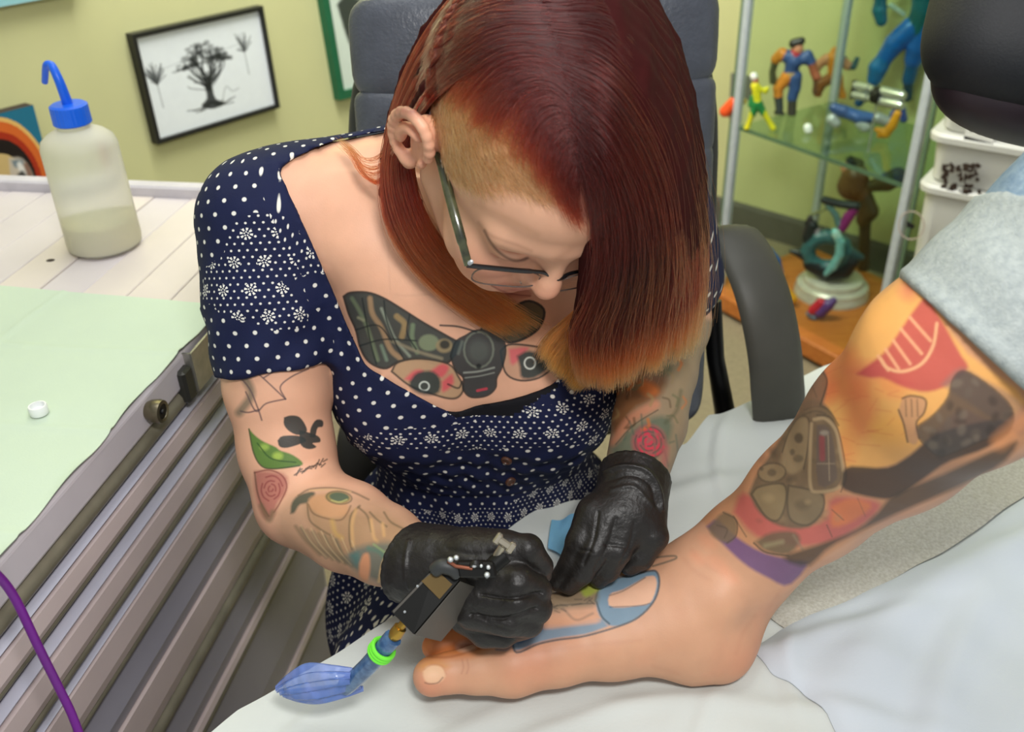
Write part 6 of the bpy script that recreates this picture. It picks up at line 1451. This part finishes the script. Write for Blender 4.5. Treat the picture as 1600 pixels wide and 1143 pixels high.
# ------------------------------------------------------------------ gloves
glove_m = mat('black_nitrile', (30, 27, 25), .46, noise=.15, scale=60, bump=.6, bscale=140, spec=.5)
def glove(name, lo, hi, chains, folds_, cuff):
    F = Field(np.array(lo), np.array(hi), .0013)
    for pts, k in chains:
        a, r = PC(pts); F.chain(a, r, k)
    p_, n_, r_ = cuff; n_ = nrm(n_)          # open end of the glove with its rolled rim
    g_ = ((F.ax[0][:, None, None] - p_[0]) * n_[0] + (F.ax[1][None, :, None] - p_[1]) * n_[1] + (F.ax[2][None, None, :] - p_[2]) * n_[2]).astype(np.float32)
    F.D = np.maximum(F.D, g_)
    q1 = nrm(np.cross(n_, [.3, .1, 1])); q2 = np.cross(n_, q1); ts = np.linspace(0, 2 * math.pi, 25)
    rim_ = [p_ - n_ * .0012 + r_ * (math.cos(t) * q1 + math.sin(t) * q2) for t in ts]
    F.chain(rim_, [.0018] * 25, .002)
    V, Q = surfnet(F.D, F.lo, F.h, 1); Nn = vnormals(V, Q); X, Y, Dp = proj(V)
    d = .0007 * fbm(V, 55, 41) + .0005 * fbm(V, 140, 42)
    for l, w, a in folds_:
        d = d + a * np.exp(-(seg_dist(X, Y, spline(l, 12), False) / w) ** 2)
    return mesh(name, V + Nn * d[:, None], Q, glove_m, person, True)
def bounds(ch, pad=.045):
    q = np.array([P(a, b, c) for pts, _ in ch for a, b, c, _ in pts]); return q.min(0) - pad, q.max(0) + pad
chR = [([(630, 874, .807, .0325), (655, 880, .797, .0318), (690, 880, .788, .0305), (725, 885, .780, .0300), (770, 895, .770, .0300)], .012),
       ([(760, 925, .798, .030), (775, 950, .798, .029)], .02), ([(752, 872, .765, .020), (790, 862, .757, .0150)], .02),
       ([(790, 860, .755, .0145), (824, 858, .750, .0120), (844, 884, .760, .0098), (847, 896, .766, .0082)], .006),
       ([(750, 902, .752, .0150), (808, 908, .738, .0130), (838, 922, .748, .0118), (822, 938, .765, .0105)], .004),
       ([(742, 930, .750, .0150), (806, 940, .736, .0130), (839, 950, .747, .0118), (820, 966, .764, .0105)], .004),
       ([(738, 955, .752, .0145), (795, 968, .741, .0125), (826, 972, .749, .0110), (808, 982, .762, .010)], .004),
       ([(715, 925, .775, .0165), (730, 962, .770, .0145), (758, 985, .764, .0130), (786, 990, .762, .0112)], .006)]
lo_, hi_ = bounds(chR)
glove('glove', lo_, hi_, chR, [([(752, 928), (800, 934), (846, 926)], 3, -.0026), ([(735, 960), (790, 966), (838, 950)], 2.6, -.0022), ([(640, 846), (634, 870), (634, 900), (640, 918)], 3, .0016), ([(735, 948), (760, 970), (800, 985)], 2, -.0008), ([(700, 858), (740, 866), (780, 862)], 4, -.001), ([(690, 905), (720, 895), (745, 900)], 4, -.001)], (P(641, 878, .802), P(600, 852, .825) - P(665, 880, .793), .0318))
chL = [([(996, 730, .838, .0300), (992, 748, .831, .0300), (986, 772, .824, .0295), (975, 800, .818, .0285), (968, 822, .816, .026)], .012),
       ([(935, 815, .812, .0185), (1000, 815, .818, .0205)], .018),
       ([(928, 800, .808, .0150), (908, 845, .802, .0128), (893, 882, .805, .0112), (872, 908, .812, .0090)], .006),
       ([(950, 812, .802, .0150), (930, 860, .794, .0125), (909, 892, .799, .0110), (888, 912, .808, .0092)], .004),
       ([(978, 815, .804, .0145), (964, 860, .796, .0122), (949, 888, .803, .0108), (936, 902, .809, .0090)], .004),
       ([(1006, 812, .812, .0145), (1021, 838, .806, .0128), (1002, 868, .809, .0110), (984, 882, .815, .0092)], .006),
       ([(938, 800, .825, .0150), (912, 845, .835, .0130), (890, 885, .835, .0115)], .006)]
lo_, hi_ = bounds(chL)
th2 = np.linspace(0, 2 * math.pi, 30)
glove('glove', lo_, hi_, chL, [([(945, 738), (975, 728), (1010, 735), (1030, 765), (1034, 795)], 3.2, .0028), ([(950, 750), (985, 742), (1015, 755), (1026, 790)], 3, -.0012), ([(955, 765), (990, 760), (1020, 790)], 3, .0010), ([(935, 800), (928, 840), (912, 880)], 2.5, -.0012), ([(962, 810), (950, 850), (930, 890)], 2.5, -.0012), ([(992, 815), (985, 850), (970, 880)], 2.5, -.0012), ([(905, 858), (925, 862)], 2, -.0008), ([(945, 850), (975, 853)], 2, -.0008)], (P(992, 742, .833), P(1010, 690, .862) - P(990, 760, .827), .0298))
print('gloves', round(time.time() - T0, 1))

# ------------------------------------------------------------------ glasses
gf = mat('black_acetate', (22, 22, 24), .18, noise=.2, scale=200, coat=.6)
gsc = empty('glasses', P(731, 414, .69), 'black-rimmed glasses with a mottled green temple worn by the person', 'glasses')
mb = MB(); bar = [(730, 414, .684), (745, 416, .687), (775, 419, .694), (805, 422, .701), (835, 424, .708), (850, 426, .712), (860, 431, .715), (869, 436, .718), (878, 434, .720), (888, 428, .723), (905, 424, .729), (930, 421, .738), (950, 420, .746)]
bp3 = [P(*q) for q in bar]; mb.tube(spline(bp3, 50), [.0024] * 16 + [.0019] * 34, 12, flat=(HR[:, 2], .8)); mb.build('front_frame', gf, gsc, True)
dn = HR @ nrm([0, .22, -1])
lens_m = mat('lens_glass', (236, 240, 240), .03, trans=1.0, ior=1.05, alpha=.18, noise=.01)
for i0, i1 in ((1, 5), (8, 12)):
    a, b = bp3[i0], bp3[i1]; ac = (b - a)
    outl_ = [a + ac * (.5 + .5 * math.copysign(abs(math.cos(t)) ** .6, math.cos(t))) + dn * (.0135 + .0135 * math.copysign(abs(math.sin(t)) ** .7, math.sin(t))) for t in np.linspace(0, 2 * math.pi, 33)]
    mb = MB(); mb.tube(outl_, .0006, 8, cap=False); rm = mb.build('lens_rim', mat('smoky_rim', (96, 84, 78), .2, coat=.5), gsc, True)
    fwn = nrm(np.cross(ac, dn)) * .0006; mb = MB(); mb.prism(outl_[:-1], fwn); mb.build('lens', lens_m, rm)
tm = mat('mottled_green_acetate', (30, 32, 24), .2, noise=0, c2=(88, 92, 62), scale=60, coat=.6)
mb = MB(); mb.tube(spline([P(732, 414, .684), P(724, 385, .680), P(713, 345, .678), (P(701, 300, .680)), P(690, 255, .684), P(680, 228, .692), P(664, 212, .712)], 40), [.0030] * 8 + [.0036] * 24 + [.0026] * 8, 12, flat=(nrm(RGT + .2 * UPV), .5)); tmp_ = mb.build('temple', tm, gsc, True)
mb = MB()
for o_ in (0, .0038): mb.lathe(P(734, 411, .6815) + HR[:, 2] * o_, nrm(CAM - P(734, 411, .68)), [(0, .0016), (.0012, .0016), (.0016, .0008), (.0016, 0)], 12)
mb.build('hinge_stud', mat('bright_steel', (200, 204, 204), .25, .8), tmp_, True)
mb = MB(); e_ = np.array([Hd(.0825, -.006, -.0225), Hd(.0895, -.002, -.018)]); mb.lathe(e_[0] + nrm(e_[1] - e_[0]) * .006, nrm(e_[1] - e_[0]), [(0, .0012), (.0012, .0016), (.002, .0008), (.002, 0)], 12); mb.build('ear_stud', mat('bright_steel', (200, 204, 204), .25, .8), person, True); mb = MB()
mb.lathe(Hd(.0165, .099, -.024), HR @ nrm([.8, .5, -.2]), [(0, .0013), (.0012, .0014), (.0018, .0006), (.0018, 0)], 12)
mb.build('nose_stud', mat('bright_steel', (200, 204, 204), .25, .8), person, True)

# ------------------------------------------------------------------ tattoo machine
mk = empty('tattoo_machine', P(700, 940, .71), 'black tattoo machine with brass plate held in the gloved right hand', 'tattoo machine')
blk = mat('black_machine_body', (14, 14, 12), .5, noise=.1, spec=.3); gryb = mat('dark_grey_machine_side', (78, 74, 68), .45, noise=.08)
brass = mat('brass', (176, 140, 62), .28, .85, noise=.1, scale=80); olive = mat('olive_brass_plate', (104, 84, 46), .45, .4); steel = mat('bright_steel', (200, 204, 204), .25, .8); nick = mat('satin_nickel', (176, 168, 150), .35, .75, noise=.08)
Am, Bm, Dm, Cm_ = P(611, 955, .700), P(684, 879, .712), P(646, 990, .703), P(717, 906, .713)
ex = P(688, 1000, .745) - Dm
mb = MB(); mb.prism([Am, Bm, Cm_, Dm], ex * .96); hb_ = mb.build('housing', blk, mk)
nv = nrm(np.cross(Cm_ - Dm, ex)); 
if nv @ (CAM - Dm) < 0: nv = -nv
mb = MB(); mb.prism([Dm + nv * .0006 + ex * .03, Cm_ + nv * .0006 + ex * .03, Cm_ + nv * .0006 + ex * .98, Dm + nv * .0006 + ex * .98], nv * .0008); mb.build('side_plate', gryb, hb_)
tn = nrm(np.cross(Bm - Am, Dm - Am)); tn = tn if tn @ (CAM - Am) > 0 else -tn
def on_top(px, py, o=.0006): q = PL(px, py, Am, tn); return q + tn * o
mb = MB(); mb.prism([on_top(658, 907), on_top(681, 889), on_top(706, 912), on_top(686, 935)], tn * .0012); mb.build('brass_plate', olive, hb_)
mb = MB(); mb.prism([on_top(613, 954), on_top(684, 881), on_top(686, 883), on_top(615, 957)], tn * .0006); mb.build('edge_strip', gryb, hb_)
for x, y in ((652, 915), (632, 955), (713, 903)):
    mb = MB(); mb.lathe(on_top(x, y), tn, [(0, .0010), (.0006, .0010), (.0007, .0)], 10); mb.build('screw', steel, hb_, True)
mb = MB(); mb.tube(spline([P(678, 892, .708), P(690, 884, .706), P(706, 888, .706), P(716, 898, .708)], 12), [.0050, .0055, .0055, .0058, .0058, .0058, .0058, .0055, .0055, .005, .005, .0045], 14); mb.build('rubber_grommet', mat('dark_rubber', (48, 50, 50), .5), mk, True)
for x, y, d, r_ in ((704, 874, .698, .0022), (713, 871, .697, .0020), (741, 883, .700, .0020), (763, 886, .700, .0018), (761, 898, .699, .0022), (752, 884, .699, .0014)):
    mb = MB(); c = P(x, y, d); ax_s = nrm(CAM - c + UPV * .2); mb.lathe(c, ax_s, [(-.006, r_ * .6), (0, r_ * .6), (0, r_), (.0012, r_), (.002, r_ * .6), (.002, 0)], 12); mb.build('screw', steel, mk, True)
mb = MB(); mb.tube([P(700, 876, .700), P(712, 884, .701), P(738, 888, .702)], .0014, 8); mb.build('armature_bar', mat('copper', (150, 92, 70), .35, .7), mk, True)
mb = MB(); mb.box(P(745, 888, .708), nrm(RGT) * .014, nrm(UPV - .2 * RGT) * .0058, FWD * .006, .0015); mb.build('frame_block', blk, mk)
mb = MB(); mb.tube([P(744, 880, .702), P(744, 886, .700)], .0048, 14); mb.build('coil_cap', mat('black_plastic', (22, 20, 20), .4), mk, True)
mb = MB(); a_, b_ = P(760, 892, .712), P(789, 866, .714); mb.tube([a_, b_], [.0060, .0066], 14); mb.build('vise', blk, mk, True)
mb = MB(); mb.tube([P(776, 868, .712), P(786, 852, .708)], .0030, 12); s__ = mb.build('screw_stem', nick, mk, True)
mb = MB(); c = P(788, 848, .707); u1 = nrm(RGT * .8 - UPV * .55); u2 = nrm(RGT * .55 + UPV * .8)
mb.box(c, u1 * .0072, u2 * .0028, FWD * .0026, .0012); mb.box(c - u1 * .0058, u1 * .0024, u2 * .0046, FWD * .003, .0012); mb.box(c + u1 * .0058, u1 * .0024, u2 * .0046, FWD * .003, .0012); mb.build('thumb_screw', nick, mk)
mb = MB(); mb.tube(spline([P(785, 905, .755), P(792, 920, .762), P(806, 955, .775), P(812, 985, .792)], 12), [.0085] * 8 + [.006, .0045, .0035, .0025], 14); mb.build('grip_tube', nick, mk, True)
mb = MB(); mb.tube([P(812, 985, .792), P(815, 996, .805)], .0006, 6); mb.build('needle', steel, mk, True)
# plug and sleeved cord
cord = empty('sleeved_cord', P(600, 1015, .72), 'blue-wrapped cord with a green rubber band plugged into the machine', 'cord')
mb = MB(); pa_, pb_ = P(631, 972, .712), P(614, 996, .716); ax_c = nrm(pb_ - pa_); Lc_ = np.linalg.norm(pb_ - pa_)
mb.lathe(pa_, ax_c, [(-.004, .003), (0, .0032), (Lc_ * .3, .0032), (Lc_ * .32, .0050), (Lc_ * .75, .0054), (Lc_, .0040), (Lc_, 0)], 16); mb.build('plug', brass, cord, True)
film = bpy.data.materials.new('blue_plastic_film'); nt, N, K, B = nodes(film)
nz = N.new('ShaderNodeTexNoise'); nz.inputs['Scale'].default_value = 60; cr = N.new('ShaderNodeValToRGB'); cr.color_ramp.elements[0].color = L4((50, 118, 200)); cr.color_ramp.elements[1].color = L4((150, 165, 232)); tc = N.new('ShaderNodeTexCoord'); K.new(tc.outputs['Object'], nz.inputs[0]); K.new(nz.outputs[0], cr.inputs[0]); K.new(cr.outputs[0], B.inputs['Base Color'])
B.inputs['Roughness'].default_value = .18; B.inputs['Alpha'].default_value = .55
core = spline([P(614, 996, .716), P(598, 1014, .722), P(575, 1040, .735), P(552, 1062, .750), P(540, 1072, .758)], 30)
mb = MB(); mb.tube(core, .0072, 14); mb.build('cord_sleeve', mat('dark_blue_sleeve', (44, 78, 122), .25, noise=0, c2=(84, 120, 160), scale=150, coat=.5), cord, True)
mb = MB(); c = P(597, 1015, .7215); axb = nrm(P(586, 1028, .728) - P(606, 1005, .718)); q1 = nrm(np.cross(axb, ZU)); q2 = np.cross(axb, q1)
for o_ in (-.0022, .0008, .0036): mb.tube([c + axb * o_ + .0088 * (math.cos(t) * q1 + math.sin(t) * q2) for t in np.linspace(0, 2 * math.pi, 25)], .0017, 8, cap=False)
mb.build('rubber_band', mat('lime_green_rubber', (112, 226, 60), .45), cord, True)
# gathered film sleeve opening out at the end
gl_ = [[(556, 1046, .748), (520, 1040, .752), (480, 1036, .76), (452, 1052, .768), (430, 1074, .775)], [(556, 1056, .742), (520, 1056, .735), (484, 1060, .745), (455, 1068, .76), (432, 1078, .772)], [(562, 1066, .745), (530, 1072, .738), (492, 1080, .744), (462, 1084, .756), (440, 1084, .768)], [(568, 1076, .752), (540, 1086, .755), (500, 1096, .76), (470, 1094, .765), (446, 1087, .772)], [(562, 1064, .762), (530, 1070, .772), (490, 1075, .778), (460, 1078, .78), (438, 1082, .78)]]
G = guide_grid(gl_, 34, 40); W = toW(G); nf = np.random.default_rng(3)
W = W + (.0065 * fbm(W.reshape(-1, 3), 70, 9, 3).reshape(34, 40, 1)) * (CAM - W) / np.linalg.norm(CAM - W, axis=-1, keepdims=True) + .002 * np.sin(np.linspace(0, 40, 34))[:, None, None] * UPV
ii = np.arange(34 * 40).reshape(34, 40); Q = np.stack([ii[:-1, :-1].ravel(), ii[1:, :-1].ravel(), ii[1:, 1:].ravel(), ii[:-1, 1:].ravel()], 1)
V = W.reshape(-1, 3); nv_ = len(V); vn = vnormals(V, Q)
mesh('film_end', np.vstack([V, V - vn * .0002]), np.vstack([Q, Q[:, ::-1] + nv_]), film, cord, True)
print('done', round(time.time() - T0, 1))
